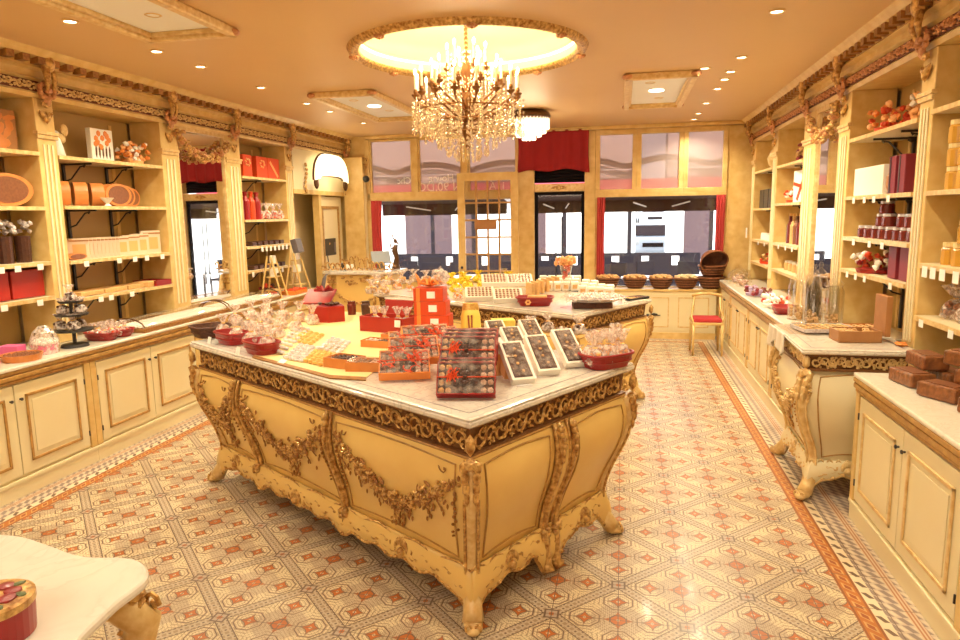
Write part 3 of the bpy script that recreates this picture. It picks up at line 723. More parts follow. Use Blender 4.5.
def flame_strings(m, x, y, z0, z1, r=.008, n=5):
    for k in range(n):
        z = z0+(z1-z0)*k/(n-1); m.blob((x, y, z), (r, r, r*1.5))
def chandelier():
    t = thing('crystal_chandelier', 'large bronze chandelier with many candle bulbs and hanging crystal drops', 'chandelier', (-1.20, 5.38, 2.30))
    st = MB().tube([(0, 0, 1.10), (0, 0, .78)], .010, 6)
    for k in range(10): st.blob((0, 0, 1.10-k*.035), (.018, .018, .022))
    st.lathe([(.001, .80), (.03, .78), (.012, .74), (.035, .70), (.05, .64), (.02, .58), (.03, .50), (.055, .42), (.02, .34), (.03, .28), (.05, .2), (.015, .12), (.02, .08), (.001, .05)], (0, 0, 0), 12)
    st.build('stem', 'brass_dark', t, smooth=True)
    tiers = [(16, .40, .47, 0), (10, .27, .56, .3), (6, .15, .68, .1)]
    cup_d = MB(); 
    dr = MB(); rg = random.Random(5)
    for n, R_, zc, off in tiers:
        for k in range(n):
            a = off+2*PI*k/n; cx, sx = math.cos(a), math.sin(a)
            am = MB(); am.tube([(cx*.02, sx*.02, zc-.20), (cx*R_*.4, sx*R_*.4, zc-.16), (cx*R_*.75, sx*R_*.75, zc-.10), (cx*R_, sx*R_, zc-.05), (cx*R_, sx*R_, zc)], [.011, .009, .009, .009, .012], 6)
            am.blob((cx*R_*.5, sx*R_*.5, zc-.145), .018); arm = am.build('arm', 'brass_dark', t)
            MB().lathe([(.008, -.03), (.03, -.01), (.034, 0), (.012, .005), (.017, .02), (.012, .04)], (cx*R_, sx*R_, zc), 10).build('candle_cup', 'brass_dark', arm)
            MB().lathe([(.010, .04), (.010, .14), (.001, .142)], (cx*R_, sx*R_, zc), 8).build('candle', 'card', arm)
            MB().blob((cx*R_, sx*R_, zc+.165), (.011, .011, .026)).build('bulb', 'bulb', arm)
            for q in range(4):
                rr = R_+rg.uniform(-.04, .045); aa = a+rg.uniform(-.15, .15); x, y = math.cos(aa)*rr, math.sin(aa)*rr; zt = zc-.05; ln = rg.uniform(.14, .24)
                flame_strings(dr, x, y, zt-ln, zt, .008, 6); dr.blob((x, y, zt-ln-.03), (.012, .012, .028))
    for ring, (R_, z0) in enumerate(((.36, .30), (.30, .24), (.23, .18), (.16, .12), (.09, .08))):
        for k in range(int(R_*85)):
            a = 2*PI*k/int(R_*85)+ring; x, y = R_*math.cos(a), R_*math.sin(a)
            flame_strings(dr, x, y, z0-.06, z0+.10, .009, 5); dr.blob((x, y, z0-.09), (.013, .013, .028))
    for k in range(26):
        a = k*.9; r0 = .12*(k % 2)+.03; flame_strings(dr, r0*math.cos(a), r0*math.sin(a), .45+.02*(k % 5), .80, .007, 9)
    tag(dr.build('crystal_drops', 'crystal', t, smooth=False), kind='stuff')
    rg_ = MB()
    for R_, z in ((.38, .36), (.24, .28), (.12, .20)):
        rg_.tube([(R_*math.cos(2*PI*k/32), R_*math.sin(2*PI*k/32), z) for k in range(33)], .006, 5)
    rg_.build('hoop', 'brass_dark', t)
    L = bpy.data.lights.new('candle_glow', 'POINT'); L.energy = 75; L.color = (1, .80, .50); L.shadow_soft_size = .25
    lo = bpy.data.objects.new('candle_glow', L); C.objects.link(lo); lo.location = (0, 0, .70); lo.parent = t
thin('crystal', (1, .95, .86), .55, .04)
b_ = [n for n in MATS['crystal'].node_tree.nodes if n.type == 'BSDF_PRINCIPLED'][0]; b_.inputs['Metallic'].default_value = .7; b_.inputs['Base Color'].default_value = (1, .96, .90, 1)
chandelier()
t = thing('ceiling_lamp', 'round crystal basket ceiling lamp glowing behind the large chandelier', 'lamp', (-1.15, 8.65, ZC))
MB().lathe([(.20, 0), (.25, -.03), (.27, -.07), (.255, -.10)], (0, 0, 0), 32).build('metal_rim', 'bronze', t, smooth=True)
dr = MB()
for R_, z0, z1 in ((.25, -.09, -.21), (.21, -.12, -.26), (.15, -.18, -.30), (.08, -.22, -.34)):
    for k in range(int(R_*150)):
        a = 2*PI*k/int(R_*150); flame_strings(dr, R_*math.cos(a), R_*math.sin(a), z1, z0, .010, 6)
tag(dr.build('crystal_strings', mat('crystal_lit', (1, .93, .78), .2, emit=.9), t), kind='stuff')
MB().blob((0, 0, -.14), (.10, .10, .07), lv=1).build('bulb', 'lamp', t, smooth=True)
L = bpy.data.lights.new('basket_glow', 'POINT'); L.energy = 25; L.color = (1, .82, .55); L.shadow_soft_size = .2
lo = bpy.data.objects.new('basket_glow', L); C.objects.link(lo); lo.location = (0, 0, -.40); lo.parent = t

# ================================================================== STREET
struct('street_ground', MB().bx(-30, 30, 10.65, 60, -.14, -.06), 'street')
struct('opposite_wall', MB().bx(-20, .35, 19, 20, 2.6, 12).bx(1.15, 20, 19, 20, 2.6, 12), 'facade')
fb = thing('shopfront', 'sunlit white shopfront across the street with thin dark posts', 'shopfront', (-1, 19, 0))
MB().bx(-14, 1.35, 0, .3, -.06, 2.6).bx(2.15, 14, 0, .3, -.06, 2.6).build('wall', 'facade_white', fb)
for x in (-6.4, -4.3, -3.1, -.55, .35, 1.2, 3.3, 5.4): MB().bx(x-.05, x+.05, -.08, 0, -.06, 2.6).build('post', 'cafe_dark', fb)
for q0, q1 in ((406, 452), (684, 712), (536, 546), (462, 472)): x0, x1 = at(q0, 230, 1, 19).x+1, at(q1, 230, 1, 19).x+1; MB().bx(x0, x1, -.06, -.01, .6, 2.42).build('dark_window', 'cafe_glass', fb)
aw = thing('street_awning', 'dark scalloped awning with a red band across the street', 'awning', (-.5, 18.72, 0))
MB().grid(lambda u, v: (-8+15*u, .2*v, 2.45+.25*v), 2, 2).build('canopy', 'awning_brown', aw, solid=.03)
MB().grid(lambda u, v: (-8+15*u, -.02, 2.72-.36*v), 120, 2).build('valance', 'awning_red', aw, solid=.02)
MB().grid(lambda u, v: (-8+15*u, .0, 2.98-.02*v), 120, 2).build('white_band', 'facade_white', aw, solid=.2)
MB().grid(lambda u, v: (-8+15*u, .1, 3.12+.22*abs(math.sin(u*22))-.16*v), 160, 2).build('scalloped_crest', 'awning_brown', aw, solid=.03)
for k in range(3):
    x0, x1 = ((-4.1, -1.9), (-1.5, -.52), (-.45, 1.6))[k]
    a = thing('shop_awning', ('brown fabric awning outside the left shop window', 'brown fabric awning outside the entrance door', 'brown fabric awning outside the right shop window')[k], 'awning', ((x0+x1)/2, 10.7, 0)); hw = (x1-x0)/2
    MB().grid(lambda u, v: (-hw+2*hw*u, -.055+.80*v, 2.16-.10*v), 8, 2).build('canopy', 'awning_brown', a, solid=.02)
    MB().grid(lambda u, v: (-hw+2*hw*u, .75+.01*math.sin(u*50), 2.06-.20*v), 60, 2).build('valance', 'awning_brown', a, solid=.01)
    MB().tube([(-hw*.4, .05, 2.0), (-hw*.2, .7, 1.94)], .012).tube([(hw*.4, .05, 2.0), (hw*.2, .7, 1.94)], .012).build('folding_arm', 'white', a)
for q0, q1, l in ((398, 516, 'left shop window'), (536, 584, 'entrance door'), (600, 700, 'right shop window')):
    x0, x1 = at(q0, 262, 1, 15.6).x, at(q1, 262, 1, 15.6).x; sc3 = thing('terrace_screen', 'low dark terrace screen seen through the '+l, 'screen', ((x0+x1)/2, 15.6, -.06)); hw = (x1-x0)/2
    MB().bx(-hw, hw, -.02, .02, .08, 1.02).build('panel', 'cafe_dark', sc3); MB().bx(-hw, hw, -.2, .2, 0, .08).build('base', 'cafe_dark', sc3)
    for k in range(3): MB().bx(-hw+hw*.6*(k+.4), -hw+hw*.6*(k+.4)+.16, -.03, -.021, .75, .95).build('notice', 'white', sc3)
def cafe_chair():
    t = thing('cafe_chair', '', 'chair')
    MB().bx(-.22, .22, -.22, .22, .43, .47).build('seat', 'cafe_dark', t)
    MB().bx(-.22, .22, .19, .23, .60, .92).build('backrest', 'cafe_dark', t)
    for x in (-.2, .2):
        for y in (-.2, .2): MB().bx(x-.015, x+.015, y-.015, y+.015, 0, .92 if y > 0 else .45).build('leg', 'cafe_dark', t)
    return t
kk = Kind(cafe_chair)
cpos = [(-3.4, 14.0), (-2.4, 14.2), (-1.7, 14.4), (-1.0, 14.2), (-.2, 13.9), (.6, 14.2), (1.2, 14.0), (1.95, 14.3), (-4.0, 13.8), (-4.7, 14.4)]
for k, (x, y) in enumerate(cpos):
    kk.put((x, y, -.06), random.uniform(-1, 1), 'dark cafe terrace chair seen through the shop front, %s of the ten along the street' % ORD[k], 'cafe terrace chairs')
def cafe_table():
    t = thing('cafe_table', '', 'table')
    MB().lathe([(.001, .70), (.36, .70), (.36, .73), (.001, .73)], (0, 0, 0), 20).build('tabletop', 'white', t)
    MB().tube([(0, 0, .02), (0, 0, .70)], .025).build('pedestal', 'cafe_dark', t); MB().lathe([(.22, 0), (.22, .02), (.001, .03)], (0, 0, 0), 16).build('base', 'cafe_dark', t)
    return t
kt = Kind(cafe_table)
for (x, y), l in zip([(-2.9, 13.0), (-1.05, 12.9), (.35, 12.9), (1.45, 13.1)], ('behind the left shop window', 'straight outside the entrance', 'behind the middle of the right shop window', 'behind the right end of the right shop window')):
    kt.put((x, y, -.06), 0, 'round white cafe table on the terrace ' + l, 'cafe terrace tables')
def car(loc, rz, label):
    t = thing('car', label, 'car', loc, rz)
    b = MB().box((0, 0, .62), (1.7, 3.9, .62)).build('body', 'car_white', t, bev=.12)
    MB().box((0, .25, 1.17), (1.5, 2.1, .55)).build('cabin', 'car_white', t, bev=.14)
    MB().box((0, -.83, 1.17), (1.25, .04, .42)).build('windscreen', 'cafe_glass', t)
    MB().box((0, -1.96, .62), (.8, .05, .16)).build('grille', 'cafe_dark', t)
    for s_ in (-1, 1):
        MB().blob((s_*.65, -1.94, .72), (.14, .05, .10), lv=1).build('headlight', 'white', t)
        for yy in (-1.2, 1.2): MB().tube([(s_*.74, yy, .31), (s_*.90, yy, .31)], .31, 20).build('wheel', 'black', t)
car((1.15, 30.0, -.06), .03, 'white car in the side street seen through the right shop window, the nearer one')
car((1.75, 42.0, .9), .03, 'white car in the side street seen through the right shop window, the further one')
struct('street_ramp', MB().add([(-6, 32, -.08), (10, 32, -.08), (10, 60, 2.2), (-6, 60, 2.2)], [(0, 1, 2, 3)]), 'street')
# ================================================================== CARVED BOMBE COUNTERS
def offset_poly(P, d):
    """inward offset of a ccw polygon by d (mitred)"""
    n = len(P); out = []
    for i in range(n):
        a, b, c = Vector(P[i-1]), Vector(P[i]), Vector(P[(i+1) % n])
        e1 = (b-a).normalized(); e2 = (c-b).normalized(); n1 = Vector((-e1.y, e1.x)); n2 = Vector((-e2.y, e2.x))
        k = 1+n1.dot(n2); out.append(b+(n1+n2)*(d/k))
    return out
def bombe(name, label, cat, P, cen, Ht, splits, prof, zt, za, sides, relief, foot_r=.045, group=None, top='marble_grey', body='bombe_paint', slab=.045, seed=1, gm='gilt', gd='gilt_dark'):
    """P: slab corners (ccw, world), prof: [(z, inset)] of the carcase from frieze to apron; sides: carved sides"""
    rg = random.Random(seed)
    t = thing(name, label, cat, (cen[0], cen[1], 0), 0, group); Q = [Vector((p[0]-cen[0], p[1]-cen[1])) for p in P]; n = len(Q)
    def dz(z):
        for (z1, d1), (z0, d0) in zip(prof, prof[1:]):
            if z >= z0: f = (z-z0)/(z1-z0) if z1 > z0 else 0; f = max(0, min(1, f)); f = f*f*(3-2*f) if False else f; return d0+(d1-d0)*f
        return prof[-1][1]
    Lk = [(Q[(k+1) % n]-Q[k]).length for k in range(n)]
    def S(k, s, z, off=0, inset=None):
        d = (dz(z) if inset is None else inset)-off; O = offset_poly(Q, d); p = O[k].lerp(O[(k+1) % n], s/Lk[k]); return (p.x, p.y, z)
    # slab
    sl = MB(); r = .012
    lay = [(Ht-slab, .012), (Ht-slab+.010, .0), (Ht-slab*.45, 0), (Ht-slab*.35, .008), (Ht-.006, .004), (Ht, .012)]
    vs = []; 
    for z, d in lay: vs += [(p.x, p.y, z) for p in offset_poly(Q, d)]
    sl.add(vs, [list(range(n))[::-1], list(range((len(lay)-1)*n, len(lay)*n))]+[(i*n+k, i*n+(k+1) % n, (i+1)*n+(k+1) % n, (i+1)*n+k) for i in range(len(lay)-1) for k in range(n)])
    sl.build('marble_top', top, t)
    ln = MB()
    i1, i2 = offset_poly(Q, .065), offset_poly(Q, .072)
    ln.add([(p.x, p.y, Ht+.0006) for p in i1+i2], [(k, (k+1) % n, n+(k+1) % n, n+k) for k in range(n)])
    ln.build('inlay_line', 'leather_grey', t)
    # frieze and carcase
    fz = MB(); zf0 = Ht-slab; vs = []
    lay = [(zf0, .03), (zf0-.012, .03), (zf0-.018, .045), (zt+.015, .055), (zt+.010, .035), (zt-.004, .035)]
    for z, d in lay: vs += [(p.x, p.y, z) for p in offset_poly(Q, d)]
    fz.add(vs, [(i*n+k, i*n+(k+1) % n, (i+1)*n+(k+1) % n, (i+1)*n+k) for i in range(len(lay)-1) for k in range(n)])
    fz.build('frieze', 'frieze_base', t)
    cz = MB(); zs = [zt-(zt-za)*i/16 for i in range(17)]
    for k in range(n):
        if k in sides and splits.get(k):
            cuts = [0]+splits[k]+[Lk[k]]
        else: cuts = [0, Lk[k]]
        for a, b in zip(cuts, cuts[1:]):
            m = 10
            cz.grid(lambda u, v: S(k, a+(b-a)*u, zt-(zt-za)*v, (.028*math.sin(PI*u)**.7 if k in sides else 0)*math.sin(PI*min(1, v*1.05))**.5), m, 16)
    cz.build('carcase', body, t, smooth=True)
    MB().prism([tuple(p) for p in offset_poly(Q, dz(za)+.02)], za, za+.01).build('bottom_board', 'wood', t)
    og = MB(); fo = MB(); 
    for k in sides:
        L = Lk[k]; orn = MB()
        # frieze scrolls
        s = .06; i = 0; zc = (zf0+zt)/2; hh = (zf0-zt)/2-.012
        while s < L-.05:
            f = 1 if i % 2 else -1; pts = []
            for q in range(10):
                a = q/9*PI*1.7; rr = hh*.85*(1-q/12); pts.append(S(k, s+rr*math.cos(a), zc+f*rr*math.sin(a), .012, .05))
            orn.tube(pts, .0065, 5)
            orn.tube([S(k, s+.03+hh*.42*math.cos(q_*.62), zc-f*hh*.30+f*hh*.42*math.sin(q_*.62), .010, .05) for q_ in range(9)], .0045, 4)
            for q in range(6):
                orn.blob(S(k, s+.03+rg.uniform(-.028, .028), zc+rg.uniform(-hh, hh)*.9, .006, .05), (rg.uniform(.006, .013), rg.uniform(.006, .013), rg.uniform(.006, .016)))
            s += hh*1.35; i += 1
        o = orn.build('frieze_scrollwork', gm, t)
        # stiles
        for sx in splits.get(k, []):
            st = MB()
            for q in (-1, 0, 1):
                st.tube([S(k, sx+q*(.020-.006*math.sin(PI*j/14)), zt-(zt-za+.05)*j/14, .016+(.014 if q == 0 else 0)) for j in range(15)], .012 if q else .014, 6)
            for j in range(6): st.blob(S(k, sx+rg.uniform(-.012, .012), zt-.02-j*.03, .045), (.022-.002*j, .022-.002*j, .026), lv=0)
            for j in range(4): st.blob(S(k, sx+(-1)**j*.018, za+.02-j*.012, .04), (.024, .024, .022))
            st.build('stile', gm, t, smooth=True)
        # moulding under the frieze and framing lines of the panels
        cuts = [0]+splits.get(k, [])+[L]; fl = MB()
        fl.tube([S(k, L*j/30, zt-.006, .004) for j in range(31)], .007, 5)
        for pi, (a, b) in enumerate(zip(cuts, cuts[1:])):
            if b-a < .2: continue
            rl = MB(); rd = MB(); w_ = b-a; a1, b1 = a+.065+(.03 if a == 0 else 0), b-.065-(.03 if b == L else 0)
            bul = lambda s_, z: .028*max(0, math.sin(PI*(s_-a)/w_))**.7*max(0, math.sin(PI*min(1, (zt-z)/(zt-za)*1.05)))**.5+.004
            P_ = lambda s_, z, e=0: S(k, s_, z, bul(s_, z)+e)
            z_hi, z_lo = zt-.045, za+.05; pts = []
            for j in range(9): pts.append(P_(a1+(b1-a1)*j/8, z_hi-.018*math.sin(PI*j/8)*(-1)))
            for j in range(1, 9): pts.append(P_(b1-.015*math.sin(PI*j/8), z_hi+(z_lo-z_hi)*j/8))
            for j in range(1, 9): pts.append(P_(b1+(a1-b1)*j/8, z_lo+.03*math.sin(PI*j/8)))
            for j in range(1, 9): pts.append(P_(a1+.015*math.sin(PI*j/8), z_lo+(z_hi-z_lo)*j/8))
            fl.tube(pts, .0045, 5)
            if k in relief:
                # flower swag hanging from the upper left to the upper right of the panel
                nn = int(22+44*w_)
                for j in range(nn):
                    u = j/(nn-1); s_ = a1+.02+(b1-a1-.04)*u; z = z_hi-.06-.20*math.sin(PI*u)**.8+.05*math.sin(u*9)*.5-.03*u
                    big = .6+.8*math.sin(PI*u)
                    for q in range(4):
                        ss, zz = s_+rg.gauss(0, .018), z+rg.gauss(0, .026*big); r_ = rg.uniform(.007, .016)*big**.4
                        (rl if q % 2 else rd).blob(P_(ss, zz, .008), (r_, r_, r_*.8) if q % 2 else (r_*.6, r_*.6, r_*1.7), Matrix.Rotation(rg.uniform(0, 3), 3, Vector((Q[(k+1) % n]-Q[k]).to_3d().normalized().cross(Vector((0, 0, 1))))))
                for j in range(26):
                    u = j/25; rl.blob(P_((a1+b1)/2+.05*math.sin(u*5)+rg.gauss(0, .01), z_hi-.26-.22*u, .008), (.013*(1.1-u*.6),)*3)
                    rd.blob(P_((a1+b1)/2-.04*math.sin(u*6)+rg.gauss(0, .02), z_hi-.26-.20*u, .006), (.007, .007, .017))
                for j in range(7):
                    u = (j+.5)/7; s0 = a1+.03+(b1-a1-.06)*u; z0 = z_hi-.07-.20*math.sin(PI*u)**.8
                    rd.tube([P_(s0+.03*math.sin(q*.6+j)*(1 if j % 2 else -1), z0-.018*q, .006) for q in range(7)], .004, 4)
                    for q in range(6):
                        aa = q*1.047; rl.blob(P_(s0+.019*math.cos(aa), z0+.019*math.sin(aa), .014), (.010, .010, .009))
                    rl.blob(P_(s0, z0, .022), .010)
                    for q in range(4): rd.blob(P_(s0+rg.gauss(0, .03), z0-.05-.025*q, .006), (.006, .006, .014))
                for e_ in (a1+.01, b1-.01):
                    for j in range(14): rd.blob(P_(e_+rg.gauss(0, .012), z_hi-.05-.025*j, .008), (.009, .009, .015*(1-j/20)))
                for e_, dr_ in ((a1+.03, 1), (b1-.03, -1)):
                    rd.tube([P_(e_+dr_*(.03+.05*q/9+.012*math.cos(q)), z_hi-.035+.012*math.sin(q*1.1), .004) for q in range(10)], .0035, 4)
            if rl.v: tag(rl.build('carved_flowers', gm, t), kind=None); rd.build('carved_leaves', gd, t)
        fl.build('panel_line', 'ochre_line', t)
        # apron with wavy rocaille edge
        def zb(s_):
            e = min(s_, L-s_); w_ = 1-min(1, e/.20)
            m_ = min([abs(s_-c) for c in splits.get(k, [])]+[9]); mm = max(0, 1-m_/.12)
            return .140+.014*math.sin(s_*26)*(1-w_)-.118*w_**1.8-(.118 if k == 1 else .035)*mm
        ap = MB(); NN = 60
        ap.grid(lambda u, v: S(k, L*u, za+.03+(zb(L*u)-za-.03)*v, .012+.02*math.sin(PI*v)), NN, 6)
        ap.build('apron', body, t, smooth=True, solid=.02)
        ed = MB(); ed.tube([S(k, L*u/90, zb(L*u/90)+.006, .022) for u in range(91)], .011, 6)
        ed.tube([S(k, L*u/60, za+.025+.012*math.sin(u*.9), .022) for u in range(61)], .007, 5)
        shells = [(p+q)/2 for p, q in zip(cuts, cuts[1:]) if q-p > .2]
        for c_ in [(p+q)/2 for p, q in zip(cuts, cuts[1:]) if q-p <= .2]:
            for dq in (-.055, .055): ed.tube([S(k, c_+dq*(1-.2*q/5), za-.0-q*.036, .03) for q in range(6)]+[S(k, c_+dq, .035, .05)], [.024]*5+[.03, .034], 7)
        for c_ in shells:
            for q in range(-4, 5):
                aa = q*.33; ed.blob(S(k, c_+.05*math.sin(aa), zb(c_)+.05+.035*math.cos(aa), .035), (.014, .014, .028))
            ed.blob(S(k, c_, zb(c_)+.045, .045), .026)
            for sg_ in (-1, 1):
                ed.tube([S(k, c_+sg_*(.07+.012*q+ .02*math.cos(q*.9)), zb(c_)+.05+.022*math.sin(q*.9), .034) for q in range(12)], [.010-.0005*q for q in range(12)], 5)
        j = 0; s = .10
        while s < L-.10:
            zc_ = (zb(s)+za+.03)/2; f = 1 if j % 2 else -1; r0 = .032
            ed.tube([S(k, s+r0*(1-q/11)*math.cos(q*.75)*1.3, zc_+f*r0*(1-q/11)*math.sin(q*.75), .034) for q in range(10)], .007, 5)
            ed.blob(S(k, s+.045, zc_+f*.012, .030), (.022, .018, .010)).blob(S(k, s+.03, zb(s+.03)+.014, .030), (.016, .014, .012))
            s += .085; j += 1
        ed.build('rocaille_edge', gm, t, smooth=True)
    # corner legs: rib down the corner ending in a scrolled toe
    for k in range(n):
        if k not in sides and (k-1) % n not in sides: continue
        lg = MB(); pa = []; ra = []
        for j in range(20):
            z = zt-.02-(zt-.06)*j/19; zz = max(z, .02)
            if z > za: ins = dz(z)-.012
            else: f = (za-z)/(za-.04); ins = dz(za)-.012-.050*f*f
            O = offset_poly(Q, ins+.012)[k]; pa.append((O.x, O.y, zz)); ra.append(.030-.004*math.sin(PI*j/19)+(.02 if j > 14 else 0)*(j-14)/5)
        lg.tube(pa, ra, 8)
        O = offset_poly(Q, dz(za)-.055)[k]; Oi = offset_poly(Q, dz(za)-.02)[k]; dr_ = (O-Oi).normalized()
        lg.blob((O.x, O.y, .034), (foot_r, foot_r, .034), lv=1).blob((O.x+dr_.x*.03, O.y+dr_.y*.03, .024), (foot_r*.8, foot_r*.8, .024), lv=1)
        leg = lg.build('leg', 'gilt_pale', t, smooth=True)
        lf = MB(); pr = Vector((-dr_.y, dr_.x))
        for j in range(4):
            for sg_ in (-1, 1):
                O2 = offset_poly(Q, dz(zt-.05-j*.05)-.02)[k]; c_ = O2+pr*sg_*(.028-.003*j)
                lf.blob((c_.x, c_.y, zt-.03-j*.045), (.024-.003*j, .024-.003*j, .036))
        O2 = offset_poly(Q, dz(zt-.02)-.03)[k]; lf.blob((O2.x, O2.y, zt-.015), (.035, .035, .03)).blob((O2.x, O2.y, (zf0+zt)/2), (.025, .025, .05))
        for sg_ in (-1, 1):
            lf.tube([(O.x+dr_.x*.045+pr.x*sg_*(.022+.014*math.cos(q*.8)), O.y+dr_.y*.045+pr.y*sg_*(.022+.014*math.cos(q*.8)), .04+.018*math.sin(q*.8)) for q in range(9)], .006, 5)
            lf.tube([(lambda w: (w.x+pr.x*sg_*.030, w.y+pr.y*sg_*.030, zt-.18-(zt-za-.18)*q/8))(offset_poly(Q, dz(zt-.18-(zt-za-.18)*q/8)-.008)[k]) for q in range(9)], .008, 5)
        lf.build('acanthus_leaf', gm, leg)
    return t
A, B_, C_ = (-2.92, 4.13), (-.60, 2.63), (.08, 3.84); D_ = (A[0]+C_[0]-B_[0], A[1]+C_[1]-B_[1])
ISL = [A, B_, C_, D_]
PR = [(.85, .050), (.82, .036), (.76, .024), (.70, .020), (.62, .030), (.54, .055), (.46, .088), (.38, .115), (.30, .132), (.24, .135), (.15, .125)]
isl = bombe('display_counter', 'large carved cream and gilt display counter with marble top, nearest the camera', 'counter', ISL, (-1.42, 3.98), 1.0185, {0: [.62, 1.68], 1: [.655, .765]}, PR, .838, .24, [0, 1, 3], [0], group=None)
isl2 = dup(isl, (-1.42+.22, 3.98+3.0, 0), 0, 'second carved cream and gilt marble-topped display counter, behind the first')
# ---- console on the right wall
CP = [(1.13, 5.42), (1.10, 4.44), (1.77, 4.44), (1.77, 5.42)]
PR2 = [(.86, .075), (.80, .05), (.74, .03), (.66, .02), (.56, .035), (.46, .065), (.38, .10), (.30, .125), (.24, .13), (.15, .12)]
con = bombe('carved_console', 'carved cream console with shell corner and scroll feet on the right wall', 'console table', CP, (1.62, 4.93), .9985, {}, PR2, .86, .22, [0, 1], [0], top='marble', body='cream_paint', slab=.035, seed=5, gm='gilt_pale', gd='gilt')
x = MB()
for k in range(12):
    a = k*.5; x.tube([(1.13-1.62+.02+.012*math.sin(q*.7), 4.44-4.93+.0+.07*math.cos(a)*q/8, .74+.09*math.sin(a)*q/8) for q in range(3, 9)], .008, 4)
x.build('shell_ornament', 'gilt_pale', con)
# ---- marble table, lower left corner
t = thing('marble_table', 'white marble-topped table with serpentine edge and gilt scroll legs, bottom left corner', 'table', (-1.95, 1.25, 0))
out = []
def TP(x, y): p = at(x, y, 2, .75); return (p.x+1.95, p.y-1.25)
edge = [(0, 533), (25, 536), (50, 544), (75, 553), (95, 556), (118, 556), (135, 558), (145, 563), (149, 571), (145, 580), (133, 590), (118, 601), (104, 614), (90, 627), (78, 640)]
e = [TP(*p) for p in edge]
def smooth(P, n=4):
    o = []
    for i in range(len(P)-1):
        p0, p1, p2, p3 = P[max(0, i-1)], P[i], P[i+1], P[min(len(P)-1, i+2)]
        for j in range(n):
            t_ = j/n; o.append(tuple(.5*(2*p1[c]+(p2[c]-p0[c])*t_+(2*p0[c]-5*p1[c]+4*p2[c]-p3[c])*t_*t_+(3*p1[c]-p0[c]-3*p2[c]+p3[c])*t_**3) for c in (0, 1)))
    return o+[P[-1]]
e = smooth(e, 3)
e = [(-.75, e[0][1]+.03), (-.45, e[0][1]+.04)]+e+[(e[-1][0]+.02, -.05), (e[-1][0]+.10, -.25), (e[-1][0]+.04, -.40), (-.75, -.40)]
e = e[::-1]
def ring(poly, d):
    return [tuple(p) for p in offset_poly([Vector(p) for p in poly], d)]
m = MB(); vs = []; lay = [(.715, .012), (.722, .002), (.732, 0), (.743, .002), (.7485, .008)]; n = len(e)
for z, d in lay: vs += [(*p, z) for p in ring(e, d)]
m.add(vs, [list(range(n))[::-1], list(range((len(lay)-1)*n, len(lay)*n))]+[(i*n+k, i*n+(k+1) % n, (i+1)*n+(k+1) % n, (i+1)*n+k) for i in range(len(lay)-1) for k in range(n)])
m.build('marble_top', 'marble_plain', t)
for (lx, ly, ax_, ay) in ((.38, .48, 1, .7), (.38, -.28, 1, -.6), (-.6, .55, -1, .5)):
    g = MB(); g.tube([(lx-ax_*.12, ly-ay*.12, .66), (lx, ly, .64), (lx+ax_*.06, ly+ay*.06, .56), (lx+ax_*.03, ly+ay*.03, .42), (lx-ax_*.03, ly-ay*.03, .25), (lx-ax_*.02, ly-ay*.02, .12), (lx+ax_*.05, ly+ay*.05, .035)], [.04, .055, .06, .05, .035, .028, .035], 10)
    g.blob((lx+ax_*.05, ly+ay*.05, .03), (.05, .05, .03), lv=1)
    lg = g.build('leg', 'gilt_pale', t, smooth=True)
    f = MB()
    for k in range(8): f.blob((lx+ax_*.04*math.cos(k*.3), ly+ay*.04, .66-.035*k), (.05-.003*k, .05-.003*k, .02), Matrix.Rotation(k*.6, 3, 'X'))
    for q_ in (-1, 1):
        f.tube([(lx+ax_*(.05+.03*math.cos(j*.7)*(1-j/14))+.02*q_, ly+ay*.06+q_*.035, .60+.045*math.sin(j*.7)*(1-j/14)) for j in range(12)], .009, 6)
        f.tube([(lx+ax_*.06-.05*j/9*ax_, ly+ay*.05+q_*.03, .55-.035*j) for j in range(10)], .008, 6)
    f.build('acanthus_leaf', 'gilt', lg)
MB().prism([(-.7, .60), (-.7, -.38), (.36, -.38), (.36, .46), (.1, .58)], .64, .715).build('apron', 'gilt_pale', t)
# red lidded tin on it
tp = at(6, 632, 2, .75)
t = thing('round_tin', 'red round tin with a rose-painted lid on the marble table, bottom left edge', 'tin', (tp.x-.02, tp.y-.02, .75))
MB().lathe([(.001, 0), (.10, 0), (.105, .10), (.001, .10)], (0, 0, 0), 32).build('body', 'red_lacquer', t, smooth=False)
MB().lathe([(.107, .085), (.107, .105), (.098, .110), (.001, .110)], (0, 0, 0), 32).build('lid', 'gilt', t)
f = MB()
for k in range(9): f.blob((.055*math.cos(k*.8), .055*math.sin(k*.8), .112), (.026, .024, .006))
f.build('painted_rose', 'red_lacquer', t)
f = MB()
for k in range(7): f.blob((.078*math.cos(k*.9+.4), .078*math.sin(k*.9+.4), .111), (.020, .012, .005), Matrix.Rotation(k, 3, 'Z'))
f.build('painted_leaves', mat('leaf_green', (.12, .14, .04), .5), t)
